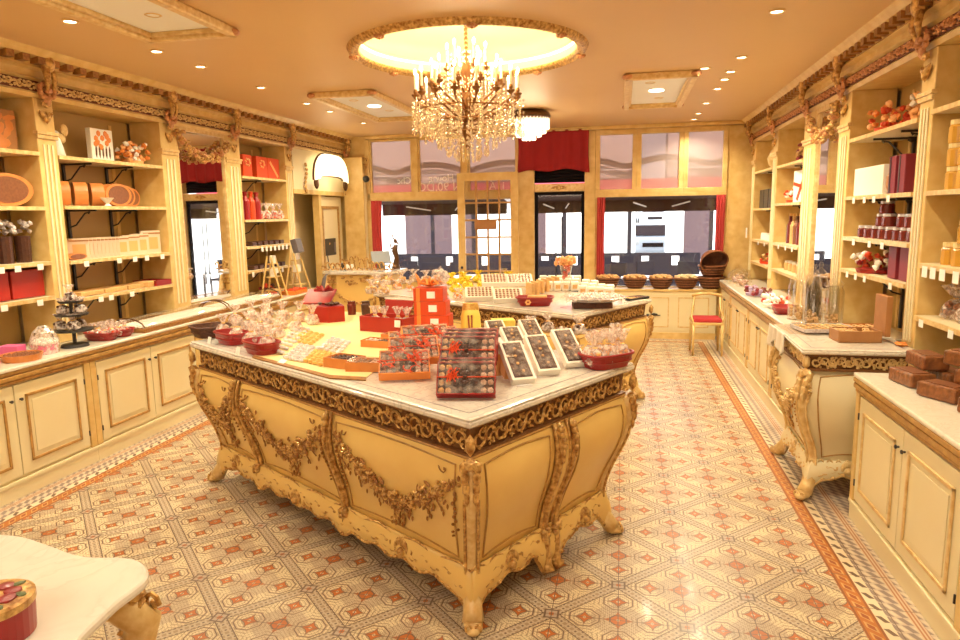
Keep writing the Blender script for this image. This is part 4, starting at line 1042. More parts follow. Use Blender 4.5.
# ---- cash desk far left
t = thing('cash_desk', 'carved cream and gilt cash desk with scroll gallery at the far left', 'desk', (-3.42, 8.75, 0))
MB().prism([(-.46, -.20), (-.30, -.30), (.30, -.30), (.46, -.20), (.46, .25), (-.46, .25)], .08, 1.10).build('body', 'bombe_paint', t, bev=.02)
MB().prism([(-.52, -.22), (-.34, -.35), (.34, -.35), (.52, -.22), (.52, .28), (-.52, .28)], 1.10, 1.14).build('top', 'marble_grey', t, bev=.008)
g = MB()
for k in range(15):
    x_ = -.48+.96*k/14; hh = .05+.10*math.exp(-((k-7)/3.)**2)+.05*abs(math.sin(k*1.2))
    g.tube([(x_+.03*math.cos(q), -.28+.0*q, 1.16+hh*(.5+.5*math.sin(q))*1.0) for q in [j*.7 for j in range(9)]], .011, 5)
g.build('scroll_gallery', 'gilt', t)
g = MB()
for k in range(40):
    x_ = -.42+.84*random.random(); g.blob((x_, -.305, 1.02+random.uniform(-.05, .05)), (.03, .012, .02))
for k in range(50):
    u = k/49; g.blob((-.36+.72*u, -.31, .88-.16*math.sin(PI*u)+random.uniform(-.02, .02)), (.022, .012, .018))
g.build('carved_flowers', 'gilt', t)
for s_ in (-1, 1): MB().tube([(s_*.40, -.26, 1.08), (s_*.44, -.28, .8), (s_*.36, -.24, .4), (s_*.42, -.28, .04)], [.04, .05, .03, .045], 8).build('leg', 'gilt_pale', t, smooth=True)
# objects on the desk
p = at(380, 262, 1, 8.80)
t = thing('tilted_monitor', 'small grey screen tilted back on the carved cash desk', 'screen', (p.x, 8.84, 1.142), .5)
MB().box((0, 0, .16), (.26, .02, .20), 0, 1, -.7).build('display', 'screen', t, bev=.005); MB().box((0, .03, .04), (.1, .1, .08)).build('stand', 'leather_grey', t)
t = thing('phone_handset', 'black and white device lying on the left of the carved cash desk', 'device', (-3.72, 8.72, 1.142), .4)
MB().box((0, 0, .045), (.08, .09, .09)).build('body', 'black', t, bev=.01); MB().box((.09, 0, .04), (.10, .08, .06)).build('paper_roll', 'card', t, bev=.01)
p = at(396, 268, 1, 8.9)
t = thing('bronze_statue', 'dark bronze figurine standing on the right end of the cash desk', 'statue', (p.x, 8.90, 1.142))
s_ = MB().tube([(0, 0, .05), (.015, 0, .15), (-.01, 0, .24), (.01, 0, .32)], [.045, .035, .045, .03], 8).blob((.005, 0, .375), (.026, .026, .034), lv=1)
s_.tube([(.0, 0, .31), (-.06, 0, .27), (-.07, 0, .34)], [.018, .013, .01], 6).tube([(.0, 0, .31), (.05, 0, .33), (-.03, 0, .42), (-.035, 0, .47)], [.018, .013, .01, .008], 6)
s_.build('figure', 'bronze', t, smooth=True); MB().lathe([(.06, 0), (.055, .03), (.045, .06), (.001, .06)], (0, 0, 0), 16).build('plinth', 'bronze', t)
# ---- little armchair by the right counter
t = thing('armchair', 'small cream painted chair with low curved back and dark red seat', 'chair', (1.10, 9.22, 0), 0)
MB().bx(-.19, .19, -.20, .20, .40, .435).build('seat_frame', 'cream_trim', t, bev=.006)
MB().box((0, 0, .455), (.35, .37, .05)).build('seat_cushion', 'seat_red', t, bev=.02)
for x_ in (-.175, .175):
    for y_ in (-.18, .18): MB().tube([(x_, y_, .42), (x_*1.02, y_*1.04, .0)], [.020, .013], 8).build('leg', 'cream_trim', t, smooth=True)
MB().tube([(-.19, .18, .42), (-.15, .20, .55), (-.14, .21, .74)], .015, 8).tube([(.19, .18, .42), (.19, .20, .55), (.19, .21, .74)], .015, 8).tube([(-.175, -.17, .42), (-.20, -.10, .50), (-.17, .10, .56), (-.14, .2, .72)], .013, 8).tube([(.175, -.17, .42), (.20, -.10, .50), (.19, .10, .56), (.19, .2, .72)], .013, 8).build('arm_rail', 'cream_trim', t, smooth=True)
MB().tube([(-.17, .20, .74), (-.05, .23, .765), (.08, .23, .765), (.21, .20, .74)], .020, 8).build('back_rail', 'cream_trim', t, smooth=True)
# ================================================================== GOODS
rnd = random.Random(11)
ZI = 1.02
def top(x, y, z=ZI): p = at(x, y, 2, z); return (p.x, p.y, z)
def basket(w, d, h, m, name='basket', label='', weave=True):
    """oblong open basket, slanted walls and a rolled rim"""
    t = thing(name, label, 'basket')
    b = MB(); n = 28
    def sup(r1, r2, z): return [(r1*math.copysign(abs(math.cos(a))**.6, math.cos(a)), r2*math.copysign(abs(math.sin(a))**.6, math.sin(a)), z) for a in [2*PI*k/n for k in range(n)]]
    L = [sup(w*.40, d*.38, 0), sup(w*.47, d*.46, h*.6), sup(w*.5, d*.5, h), sup(w*.47, d*.46, h), sup(w*.38, d*.36, .012)]
    vs = [p for l in L for p in l]; b.add(vs, [list(range(n))[::-1], list(range(4*n, 5*n))]+[(i*n+k, i*n+(k+1) % n, (i+1)*n+(k+1) % n, (i+1)*n+k) for i in range(4) for k in range(n)])
    b.build('basket_body', m, t)
    r = MB(); r.tube(sup(w*.5, d*.5, h)+[sup(w*.5, d*.5, h)[0]], h*.07+.003, 6); r.tube(sup(w*.47, d*.455, h*.5)+[sup(w*.47, d*.455, h*.5)[0]], h*.04+.002, 5); r.build('rim', m, t, smooth=True)
    return t
def bag(h=.14, w=.10, body='peach', label='', wrap='cellophane'):
    """cellophane sweet bag: contents, pinched neck and fanned top"""
    t = thing('sweet_bag', label, 'bag'); rg = random.Random(int(h*1e4)+len(body)); c = MB()
    for k in range(16): c.blob((rg.uniform(-w*.28, w*.28), rg.uniform(-w*.22, w*.22), w*.14+rg.uniform(0, h*.34)), (w*.15, w*.15, w*.13), lv=0)
    c.build('contents', body, t)
    f = MB(); n = 14; P = [(.30, 0), (.46, .10), (.48, .30), (.34, .50), (.10, .60), (.20, .80), (.40, 1.0)]
    vs = []
    for i, (r, z) in enumerate(P):
        for k in range(n):
            a = 2*PI*k/n; rr = r*w*(1+rg.uniform(-.16, .16)+(.35*math.cos(a*5) if i > 4 else 0)); vs.append((rr*math.cos(a), rr*math.sin(a)*.8, max(0, z*h+(rg.uniform(-.03, .03)*h if i > 1 else 0))))
    f.add(vs, [(i*n+k, i*n+(k+1) % n, (i+1)*n+(k+1) % n, (i+1)*n+k) for i in range(len(P)-1) for k in range(n)])
    f.build('wrapper', wrap, t); MB().lathe([(.012, -.004), (.016, 0), (.012, .004)], (0, 0, .60*h), 8).build('tie', 'gold_foil', t)
    return t
def tray(w, d, h, m, fill, lump=.014, name='sweet_tray', label='', lid=False, ribbon=False):
    t = thing(name, label, 'box'); q = .006
    MB().bx(-w/2, w/2, -d/2, d/2, 0, q).bx(-w/2, w/2, -d/2, -d/2+q, q, h).bx(-w/2, w/2, d/2-q, d/2, q, h).bx(-w/2, -w/2+q, -d/2+q, d/2-q, q, h).bx(w/2-q, w/2, -d/2+q, d/2-q, q, h).build('box_tray', m, t)
    if isinstance(fill, str): fill = [fill]
    nx, ny = max(2, int(w/lump/2.1)), max(2, int(d/lump/2.1))
    groups = {}
    for i in range(nx):
        for j in range(ny):
            mm = fill[int(i*len(fill)/nx)]; groups.setdefault(mm, MB()).blob((-w/2+q+(w-2*q)*(i+.5)/nx, -d/2+q+(d-2*q)*(j+.5)/ny, h*.72+rnd.uniform(-.003, .003)), (lump, lump, h*.26))
    for mm, g in groups.items(): g.build('sweets', mm, t)
    MB().bx(-w/2+q, w/2-q, -d/2+q, d/2-q, h*.45, h*.5).build('inner_tray', 'chocolate', t)
    if lid: MB().bx(-w/2+.002, w/2-.002, -d/2+.002, d/2-.002, h+.004, h+.006).build('clear_lid', 'cello_lid', t)
    if ribbon:
        r = MB(); rg = random.Random(4)
        for k in range(15):
            x0, y0 = rg.uniform(-w*.42, w*.35), rg.uniform(-d*.4, d*.4); a0 = rg.uniform(0, 6)
            r.tube([(x0+.02*q_*math.cos(a0)*.6+.012*math.cos(q_*1.4), y0+.02*q_*math.sin(a0)*.6+.012*math.sin(q_*1.4), h+.014+.006*math.sin(q_)) for q_ in range(7)], .003, 4)
        r.tube([(-w/2, 0, h*.2), (-w/2, 0, h+.008), (w/2, 0, h+.008), (w/2, 0, h*.2)], .003, 4)
        r.build('curled_ribbon', 'orange_red', t)
    return t
def card(loc, rz, label, w=.05, h=.04, group=None, tilt=0):
    m = MB().box((0, 0, h/2), (w, .002, h)); o = m.build('price_card', 'card', loc=loc); o.rotation_euler = (tilt, 0, rz); tag(o, label, 'price card', group); 
    return o
def simple(name, mb, m, label, cat, loc, rz=0, group=None, **k):
    o = mb.build(name, m, loc=loc, **k); o.rotation_euler = (0, 0, rz); return tag(o, label, cat, group)

# ---------------- front island
cl = [(254, 356), (330, 376), (366, 378), (400, 352), (432, 338), (440, 318), (345, 312), (296, 318)]
simple('table_mat', MB().prism([tuple(Vector(top(*p)[:2])) for p in cl][::-1], 0, .004), 'yellow_cloth', 'yellow table mat spread under the sweets on the front counter', 'mat', (0, 0, ZI))
simple('mat_trim', MB().prism([tuple(Vector(top(*p)[:2])) for p in [(252, 358), (330, 379), (366, 381), (366, 378), (330, 376), (254, 356)]][::-1], 0, .006), 'gilt_dark', 'narrow dark edging strip along the front of the yellow mat', 'strip', (0, 0, ZI+.0001))
ZM = ZI+.0045
t = basket(.24, .26, .075, 'wicker_dark', 'wicker_basket', 'dark brown wicker basket at the left corner of the front counter'); t.location = top(211, 336); t.rotation_euler = (0, 0, TH)
for k, (px, py, l) in enumerate(((232, 343, 'left of the two red baskets of cellophane bags on the front counter'), (262, 353, 'right of the two red baskets of cellophane bags on the front counter'))):
    t = basket(.27, .17, .075, 'red_lacquer', 'red_basket', l); t.location = top(px, py); t.rotation_euler = (0, 0, TH)
    p = top(px, py); c_ = card((p[0]-.05-.096*.54, p[1]-.03-.096*.84, ZI+.015), TH, ('white price card clipped to the left red basket', 'white price card clipped to the right red basket')[k], .045, .045, tilt=-.25)
kb = Kind(lambda: bag(.15, .12, 'sweets_mix'))
bp = [(224, 336, .02), (237, 340, .02), (252, 346, .02), (268, 350, .02), (236, 326, 0), (249, 331, 0), (262, 335, 0), (278, 338, 0), (252, 321, 0), (266, 325, 0), (281, 329, 0), (296, 331, 0), (268, 316, 0), (283, 320, 0), (300, 322, 0), (313, 325, 0), (324, 318, 0)]
for k, (px, py, dz_) in enumerate(bp):
    kb.put(top(px, py, ZI+dz_) , rnd.uniform(0, 6), 'pale cellophane bag of sweets heaped in and behind the red baskets', 'cellophane bags heaped at the left of the front counter', (1, 1, rnd.uniform(.9, 1.15)))
def packet(m):
    def f():
        t = thing('wrapped_sweet', '', 'sweet'); MB().blob((0, 0, .012), (.024, .016, .012), lv=1).build('wrapper_body', m, t); MB().add([(-.024, 0, .012), (-.036, -.010, .012), (-.036, .010, .016), (.024, 0, .012), (.036, -.010, .012), (.036, .010, .016)], [(0, 1, 2), (3, 4, 5)]).build('twisted_ends', m, t); return t
    return f
blocks = [('silver_foil', (298, 327), (270, 353), (282, 357), (312, 330), 3, 8, 'silver foil sweet in the narrow rows beside the right red basket'),
          ('silver_foil', (300, 345), (282, 360), (302, 364), (322, 349), 4, 6, 'silver foil sweet in the block at the front edge of the yellow mat'),
          ('silver_foil', (332, 338), (318, 350), (340, 356), (352, 343), 4, 5, 'silver foil sweet in the block left of the orange chocolate boxes'),
          ('gold_foil', (305, 331), (290, 342), (312, 347), (326, 336), 4, 5, 'gold foil sweet in the rear block on the yellow mat'),
          ('gold_foil', (315, 351), (302, 363), (322, 368), (333, 355), 4, 5, 'gold foil sweet in the front block on the yellow mat')]
for m_, a, b, c_, d_, nu, nv, l in blocks:
    K = Kind(packet(m_)); P0, P1, P2, P3 = [Vector(top(*q, ZM)) for q in (a, b, c_, d_)]
    for i in range(nu):
        for j in range(nv):
            u, v = (i+.5)/nu, (j+.5)/nv; p = P0.lerp(P3, u).lerp(P1.lerp(P2, u), v)
            K.put(p, TH+rnd.uniform(-.2, .2), l, l.replace('silver foil sweet', 'silver foil sweets').replace('gold foil sweet', 'gold foil sweets'), 1.0)
card(top(280, 364), TH+.1, 'white price card lying at the front edge of the silver foil sweets', .06, .035, tilt=-1.1).location.z += .004
# orange boxes of chocolates
t = tray(.19, .14, .055, 'orange_wood', 'chocolate', label='small orange box of dark chocolates, leftmost on the yellow mat'); t.location = top(345, 366, ZM); t.rotation_euler = (0, 0, TH+.25)
t = tray(.21, .14, .05, 'orange_wood', ['choc_mix', 'sweets_mix'], label='orange box of mixed chocolates between the small dark box and the ribboned boxes', lid=True); t.location = top(368, 369, ZM); t.rotation_euler = (0, 0, TH+.65)
t = tray(.20, .12, .045, 'orange_wood', ['sweets_mix', 'chocolate'], label='orange box of pale and dark sweets behind the other orange boxes'); t.location = top(379, 346, ZM); t.rotation_euler = (0, 0, TH+.4)
t = tray(.17, .11, .045, 'orange_wood', ['milk_choc'], label='orange box of brown chocolates beside the red trunk'); t.location = top(396, 340, ZM); t.rotation_euler = (0, 0, TH+.4)
def rib(): return tray(.26, .19, .045, 'orange', ['choc_mix', 'chocolate', 'sweets_mix'], lid=True, ribbon=True, lump=.017)
kr = Kind(rib)
for k, (px, py, dz_, rz, rx, l) in enumerate(((402, 380, .012, .50, .25, 'lowest and nearest'), (412, 374, .060, .55, .25, 'second from the front'), (424, 368, .10, .62, .25, 'third from the front'), (436, 360, .05, .75, .3, 'fourth from the front'), (408, 357, .02, .5, .18, 'in the left back of the pile'))):
    p = top(px, py); kr.put((p[0], p[1]+.05, ZI+dz_+.040), rz-.2, 'orange box of chocolates tied with curled ribbon, '+l, 'orange ribboned chocolate boxes', rx=rx+.22)
# red boxes behind
def redbox(w, d, h):
    m = MB(); q = .008
    return m.bx(-w/2, w/2, -d/2, d/2, 0, q).bx(-w/2, w/2, -d/2, -d/2+q, q, h).bx(-w/2, w/2, d/2-q, d/2, q, h).bx(-w/2, -w/2+q, -d/2+q, d/2-q, q, h).bx(w/2-q, w/2, -d/2+q, d/2-q, q, h)
t = thing('gift_box', 'red six-sided gift box with open lid and big bow, left of the red trunk', 'box', top(327, 321), -.15)
hx = [(.17*math.cos(a), .12*math.sin(a)) for a in [PI*k/3 for k in range(6)]]
MB().prism(hx, 0, .13).build('box_body', 'red_paper', t, bev=.004)
MB().prism([(x_*.94, y_*.94) for x_, y_ in hx], .131, .134).build('inner_tray', 'maroon', t)
g = MB()
for k in range(14): g.blob((rnd.uniform(-.10, .10), rnd.uniform(-.06, .06), .145), (.022, .022, .014))
g.build('chocolates', 'chocolate', t)
MB().box((-.10, .06, .19), (.24, .20, .02), .2, 1, .5).build('lid', 'red_paper', t, bev=.004)
bw = MB()
for k in range(5):
    a = k*1.25; bw.tube([(-.05, .05, .24), (-.05+.05*math.cos(a), .05+.05*math.sin(a), .275), (-.05+.08*math.cos(a+.3), .05+.08*math.sin(a+.3), .25), (-.05, .05, .24)], .010, 5)
bw.build('bow', 'red_lacquer', t)
t = thing('gift_box', 'long red trunk box with raised back, filled with cellophane bags', 'box', top(390, 331), -.30)
redbox(.40, .20, .115).build('box_body', 'red_paper', t, bev=.003)
MB().box((0, .115, .15), (.26, .012, .13), 0, .8, -.25).build('open_lid', 'red_paper', t, bev=.003)
MB().box((0, .135, .222), (.27, .014, .012), 0, 1, -.25).build('lid_edge', 'paper_white', t)
kt_ = Kind(lambda: bag(.13, .10, 'yellow'))
for k, (dx, dy) in enumerate(((-.13, 0), (-.03, -.02), (.07, .01), (.14, .02))):
    p = top(390, 331); a = -.30; kt_.put((p[0]+dx*math.cos(a)-dy*math.sin(a), p[1]+dx*math.sin(a)+dy*math.cos(a), ZI+.012), k, 'small cellophane bag standing in the red trunk box, %s from the left' % ORD[k], 'cellophane bags in the red trunk', (1, 1, 1.3))
p = top(390, 331); card((p[0]+.11, p[1]-.155, ZI+.055), -.30, 'white price card on the front of the red trunk box', .05, .05, tilt=-.1)
for k, (px, l) in enumerate(((352, 'pale'), (366, 'dark'))):
    simple('preserve_jar', MB().lathe([(.001, 0), (.035, 0), (.038, .09), (.032, .10), (.034, .12), (.001, .12)], (0, 0, 0), 16), ('jam', 'chocolate')[k], '%s preserve jar standing between the two red boxes' % ('reddish', 'blackish')[k], 'jar', top(px, 315))
# stack of four orange drawers
p0 = Vector(top(436, 340)); prev = 0
for k, (w_, l) in enumerate(((.25, 'bottom'), (.235, 'second from the bottom'), (.215, 'third from the bottom'), (.20, 'top'))):
    t = thing('gift_box', 'orange-red drawer box with white card, %s of the tall stack' % l, 'box', (p0.x-.01*k, p0.y, ZI+k*.090), .05, 'stacked orange-red drawer boxes')
    MB().bx(-w_/2, w_/2, -.075, .075, 0, .089).build('box_body', 'orange_red', t, bev=.003)
    MB().box((.02, -.078, .045), (.055, .003, .045), .0, 1, 0).build('card_label', 'card', t)
    MB().bx(-w_/2+.02, -w_/2+.045, -.079, .0, 0.0, .0888).build('ribbon', 'orange', t)
t = thing('ribbon_bow', 'big orange ribbon bow with pale cellophane on top of the drawer stack', 'bow', (p0.x-.03, p0.y, ZI+.362), 0)
bw = MB()
for k in range(7):
    a = k*.9; bw.tube([(0, 0, .01), (.045*math.cos(a), .045*math.sin(a), .05), (.08*math.cos(a+.25), .08*math.sin(a+.25), .03), (0, 0, .01)], .010, 5)
bw.tube([(-.06, -.02, .02), (-.09, -.03, .09)], [.02, .004], 5).build('bow_loops', 'orange', t)
MB().blob((.07, .02, .07), (.06, .05, .06), lv=1, jit=.3).build('cellophane_tuft', 'cellophane', t)
# golden cellophane tube with two red sticks
t = thing('golden_packet', 'tall golden cellophane packet with two red sticks, centre of the front counter', 'packet', top(471, 339), .2)
MB().lathe([(.001, 0), (.062, 0), (.070, .03), (.066, .16), (.055, .20), (.03, .225), (.001, .235)], (0, 0, 0), 16, 1, .7).build('wrapper', 'yellow', t, smooth=True)
MB().lathe([(.02, .22), (.05, .245), (.06, .20)], (0, 0, 0), 12, 1, .6).build('gathered_top', 'gold_foil', t)
for s_ in (-1, 1): MB().tube([(s_*.009, -.052, .08), (s_*.012-.004, -.052, .17)], .005, 5).build('stick', 'red_lacquer', t)
# see-through red gift boxes standing tilted in the foreground
def show(): 
    t = tray(.27, .165, .045, 'red_lacquer', ['biscuit', 'chocolate', 'chocolate', 'sweets_mix'], lid=True, lump=.016)
    r = MB(); r.tube([(-.135, 0, .03), (-.135, 0, .053), (.135, 0, .053), (.135, 0, .03)], .003, 4)
    rg = random.Random(2)
    for k in range(6): r.tube([(-.04-.008*q+.012*math.cos(q*1.3+k), .01+rg.uniform(-.03, .03)+.010*math.sin(q*1.3+k), .056+.003*(q % 2)) for q in range(6)], .0028, 4)
    r.build('curled_ribbon', 'orange_red', t)
    rs = MB()
    for k in range(10): rs.blob((-.005+.025*math.cos(k*.63), .025*math.sin(k*.63), .046), (.013, .013, .008))
    rs.blob((-.005, 0, .05), .012).build('chocolate_rosette', 'chocolate', t)
    return t
ks = Kind(show)
pF = Vector(top(464, 399))
for k in range(4):
    ks.put((pF.x-.016*k+.0, pF.y+.06+.086*k, ZI+.067), .16+.02*k, 'red clear-topped chocolate box leaning upright, %s of the leaning row in front' % ORD[k], 'red chocolate boxes in front', rx=math.radians(52))
pB = Vector(top(459, 384, ZI+.10))
for k in range(3):
    ks.put((pF.x-.03-.01*k, pF.y+.24+.086*k, ZI+.155+.004*k), .10+.02*k, 'red clear-topped chocolate box propped on the leaning row, %s from the front' % ORD[k], 'red chocolate boxes propped above', rx=math.radians(50))
for k, (px, py, rz) in enumerate(((418, 369, .3), (440, 372, .1))):
    pass
# white boxes with dark chocolate windows
def white_box():
    t = thing('chocolate_box', '', 'box')
    MB().bx(-.062, .062, -.13, .13, 0, .042).build('box_body', 'paper_white', t, bev=.003)
    g = MB()
    for i in range(3):
        for j in range(9): g.blob((-.03+.03*i+rnd.uniform(-.004, .004), -.10+.025*j, .0415), (.017, .015, .008), Matrix.Rotation(rnd.uniform(0, 3), 3, 'Z'))
    g.build('chocolates', 'chocolate', t)
    h = MB()
    for j in range(4): h.blob((rnd.uniform(-.02, .02), -.08+.05*j, .048), (.010, .010, .006))
    h.build('candied_fruit', 'biscuit', t)
    MB().bx(-.048, .048, -.116, .116, .042, .0432).build('dark_tray', 'chocolate', t); MB().bx(-.046, .046, -.113, .113, .052, .0535).build('clear_window', 'cello_lid', t)
    return t
kw = Kind(white_box)
for k, (px, py, rz) in enumerate(((531, 389, .50), (556, 380, .50), (583, 372, .52))):
    p = top(px-8, py-4); kw.put((p[0]-.05, p[1]+.09, ZI+.078), rz, 'tilted white box of dark chocolates, %s from the left in the front row' % ORD[k], 'tilted white chocolate boxes', rx=math.radians(36))
def spine():
    t = thing('biscuit_box', '', 'box'); MB().bx(-.018, .018, -.10, .10, 0, .13).build('box_body', 'peach', t, bev=.003); MB().bx(-.018, .018, -.101, .101, .13, .134).build('white_lid', 'paper_white', t); return t
ksp = Kind(spine)
for k in range(4):
    px, py = 476+8.4*k, 371+3.4*k; p = top(px, py); ksp.put((p[0]-.02, p[1]+.12, ZI+.031), .52, 'slim peach-coloured box standing left of the tilted white boxes, %s from the left' % ORD[k], 'slim peach boxes', rx=.30)
for k, (px, py) in enumerate(((496, 344), (478, 354), (512, 352), (530, 343))):
    p = top(px, py); kw.put((p[0], p[1]+.03, ZI+.060), .45, 'white and yellow chocolate box in the second row, %s' % ('furthest back', 'leftmost', 'behind the first tilted box', 'behind the second tilted box')[k], None, (1, .8, 1), rx=.45)
simple('yellow_card_box', MB().box((0, 0, .05), (.16, .12, .10)), 'yellow', 'pale yellow box behind the tilted white chocolate boxes', 'box', top(503, 333), .3, bev=.004)
kd = Kind(lambda: bag(.12, .11, 'chocolate'))
for k, (px, py, l) in enumerate(((573, 366, 'black sweet bag between the white boxes and the red oval basket'), (531, 333, 'dark bag with white ribbon behind the white boxes, left of two'), (548, 331, 'dark bag with white ribbon behind the white boxes, right of two'), (579, 334, 'dark bag with pale top behind the red oval basket'), (562, 346, 'dark bag partly hidden behind the last white box'))):
    kd.put(top(px, py), k*1.1, l, None, (1.0, 1, 1))
t = basket(.30, .20, .075, 'red_lacquer', 'red_basket', 'red oval wicker basket of peach bags at the right corner of the front counter'); p = top(606, 366); t.location = p; t.rotation_euler = (0, 0, .75)
kp = Kind(lambda: bag(.19, .11, 'peach'))
for k, (dx, dy) in enumerate(((-.10, -.03), (-.04, .03), (-.02, -.05), (.04, 0), (.08, -.05), (.10, .04), (.0, .06), (-.08, .05))):
    a = .75; kp.put((p[0]+dx*math.cos(a)-dy*math.sin(a)*.8, p[1]+dx*math.sin(a)+dy*math.cos(a)*.8, ZI+.014), k, 'cellophane bag of peach sweets in the red oval basket', 'peach bags in the red oval basket', (1, 1, .9+.08*(k % 3)))

# ---------------- second island
def b2(px, py): return top(px, py)
ky = Kind(lambda: bag(.15, .15, 'yellow', '', 'yellow_cello'))
for k, (px, py) in enumerate(((456, 289), (468, 286), (482, 285), (496, 283), (508, 281), (463, 281), (478, 279), (452, 282))):
    ky.put(b2(px, py+3), k, 'bright yellow cellophane bag at the left end of the second counter', 'yellow bags on the second counter')
ko = Kind(lambda: bag(.11, .12, 'orange'))
for k, (px, py) in enumerate(((444, 296), (458, 297), (470, 298), (434, 291), (422, 287), (410, 289), (398, 287))):
    ko.put(b2(px, py+2), k, 'small orange and white sweet bag along the left front of the second counter', 'orange bags on the second counter')
kz = Kind(lambda: bag(.16, .15, 'biscuit'))
for k, (px, py) in enumerate(((378, 286), (390, 282), (402, 281), (414, 279), (426, 280), (438, 279), (384, 292), (372, 291))):
    kz.put(b2(px, py+3), k, 'cream cellophane bag of biscuits at the far left of the second counter', 'cream bags on the second counter')
def flat():
    t = thing('chocolate_tray', '', 'box'); MB().bx(-.14, .14, -.10, .10, 0, .05).build('box_body', 'paper_white', t, bev=.004)
    g = MB()
    for i in range(7):
        for j in range(5): g.blob((-.105+.035*i, -.07+.035*j, .05), (.015, .015, .008))
    g.build('chocolates', 'milk_choc', t); MB().bx(-.12, .12, -.085, .085, .060, .061).build('clear_lid', 'cello_lid', t); return t
kf = Kind(flat)
for k, (px, py, l) in enumerate(((479, 301, 'front left'), (507, 303, 'front right'), (494, 291, 'back left'), (519, 291, 'back right'))):
    p = b2(px, py); kf.put((p[0], p[1]+.03, ZI+.045+(.05 if k > 1 else 0)), .25, 'tilted white tray of brown chocolates on the second counter, %s of four' % l, 'four tilted chocolate trays', rx=.42)
for k in range(6):
    p = b2(530+5*k, 296-1.5*k); simple('card_packet', MB().box((0, 0, .07), (.03, .18, .13), 0), 'biscuit', 'slim tan packet standing behind the red oval tray, %s from the left' % ORD[k], 'packet', (p[0], p[1]+.02, ZI), .5, 'slim tan packets on the second counter', bev=.004)
t = basket(.34, .24, .075, 'red_lacquer', 'red_basket', 'red oval basket tray with pale flower at the front of the second counter'); t.location = b2(535, 305); t.rotation_euler = (0, 0, .1)
f = MB()
for k in range(6): f.blob((-.06+.018*math.cos(k*1.05), -.125, .04+.018*math.sin(k*1.05)), (.012, .006, .012))
f.build('pale_flower', 'peach', t)
simple('biscuit_block', MB().box((0, 0, .03), (.18, .10, .06)), 'biscuit', 'pale biscuit block lying in the red oval basket tray', 'biscuits', (b2(535, 305)[0]+.02, b2(535, 305)[1], ZI+.03), .1, bev=.01)
t = thing('flute_vase', 'tall glass flute vase of pink and orange blossoms on the second counter', 'vase', b2(566, 298), 0)
MB().lathe([(.001, 0), (.055, 0), (.05, .012), (.018, .03), (.014, .10), (.035, .19), (.055, .28), (.062, .32), (.058, .32), (.03, .19), (.001, .16)], (0, 0, 0), 20).build('glass', 'jar_glass', t, smooth=True)
g = MB()
for k in range(16): g.blob((rnd.uniform(-.03, .03), rnd.uniform(-.03, .03), .2+.012*k*.7), (.018, .018, .018))
g.build('sweets', 'orange_red', t)
g = MB()
for k in range(26):
    a = k*2.4; r = .03+.07*((k % 5)/4); g.blob((r*math.cos(a), r*math.sin(a), .34+.06*random.random()), (.022, .022, .028), jit=.3)
g.build('blossoms', 'peach', t)
def pk():
    t = thing('cream_packet', '', 'packet'); MB().box((0, 0, .05), (.085, .05, .10)).build('wrapper', 'paper_white', t, bev=.01); MB().box((0, -.027, .05), (.05, .004, .045)).build('printed_patch', 'biscuit', t); return t
kk2 = Kind(pk); n_ = 0
for j in range(4):
    for i in range(9):
        px = 540+8.5*i+j*1.5
        if j == 3 or j == 2 and i > 6: continue
        py = 288.5-3.4*j+ .9*i*(1 if i > 4 else 0); p = b2(px, py+3)
        kk2.put((p[0], p[1]+.02, ZI+.012), .2+rnd.uniform(-.15, .15), 'cream biscuit packet in the crowded rows behind the glass flute vase', 'cream biscuit packets on the second counter', 1, rx=.25)
t = thing('cellophane_platter', 'dark base box under a wide silvery cellophane platter on the second counter', 'platter', b2(594, 307), .15)
MB().box((-.02, 0, .025), (.34, .22, .05)).build('base_box', 'wicker_dark', t, bev=.004)
MB().lathe([(.001, .052), (.20, .055), (.27, .085), (.26, .09), (.001, .085)], (0, 0, 0), 28, 1, .7).build('platter', 'silver_foil', t)
g = MB()
for k in range(60): a = k*2.4; r = .24*math.sqrt((k+.5)/60); g.blob((r*math.cos(a), r*.7*math.sin(a), .10), (.022, .018, .014), jit=.2)
g.build('sweets', 'silver_foil', t)
MB().grid(lambda u, v: (.26*(2*u-1), .19*(2*v-1), .12+.02*math.sin(u*31)*math.cos(v*23)-.03*(abs(2*u-1)**3+abs(2*v-1)**3)), 20, 14).build('cellophane_cover', 'cellophane', t)
t = tray(.30, .14, .02, 'black', ['biscuit', 'milk_choc'], lump=.02, label='dark slate tray of round biscuits at the right end of the second counter'); t.location = b2(634, 299); t.rotation_euler = (0, 0, .9)
o = card(b2(486, 287), .2, 'pale yellow display card standing among the yellow bags on the second counter', .16, .11); o.data.materials.clear(); o.data.materials.append(MATS['yellow_cloth'])
t = thing('stemmed_glass', 'small stemmed glass on the second counter before the lattice door', 'glass', b2(504, 284), 0)
MB().lathe([(.04, 0), (.04, .004), (.006, .01), (.006, .09), (.04, .13), (.045, .19), (.042, .19), (.001, .12)], (0, 0, 0), 16).build('bowl', 'jar_glass', t, smooth=True)

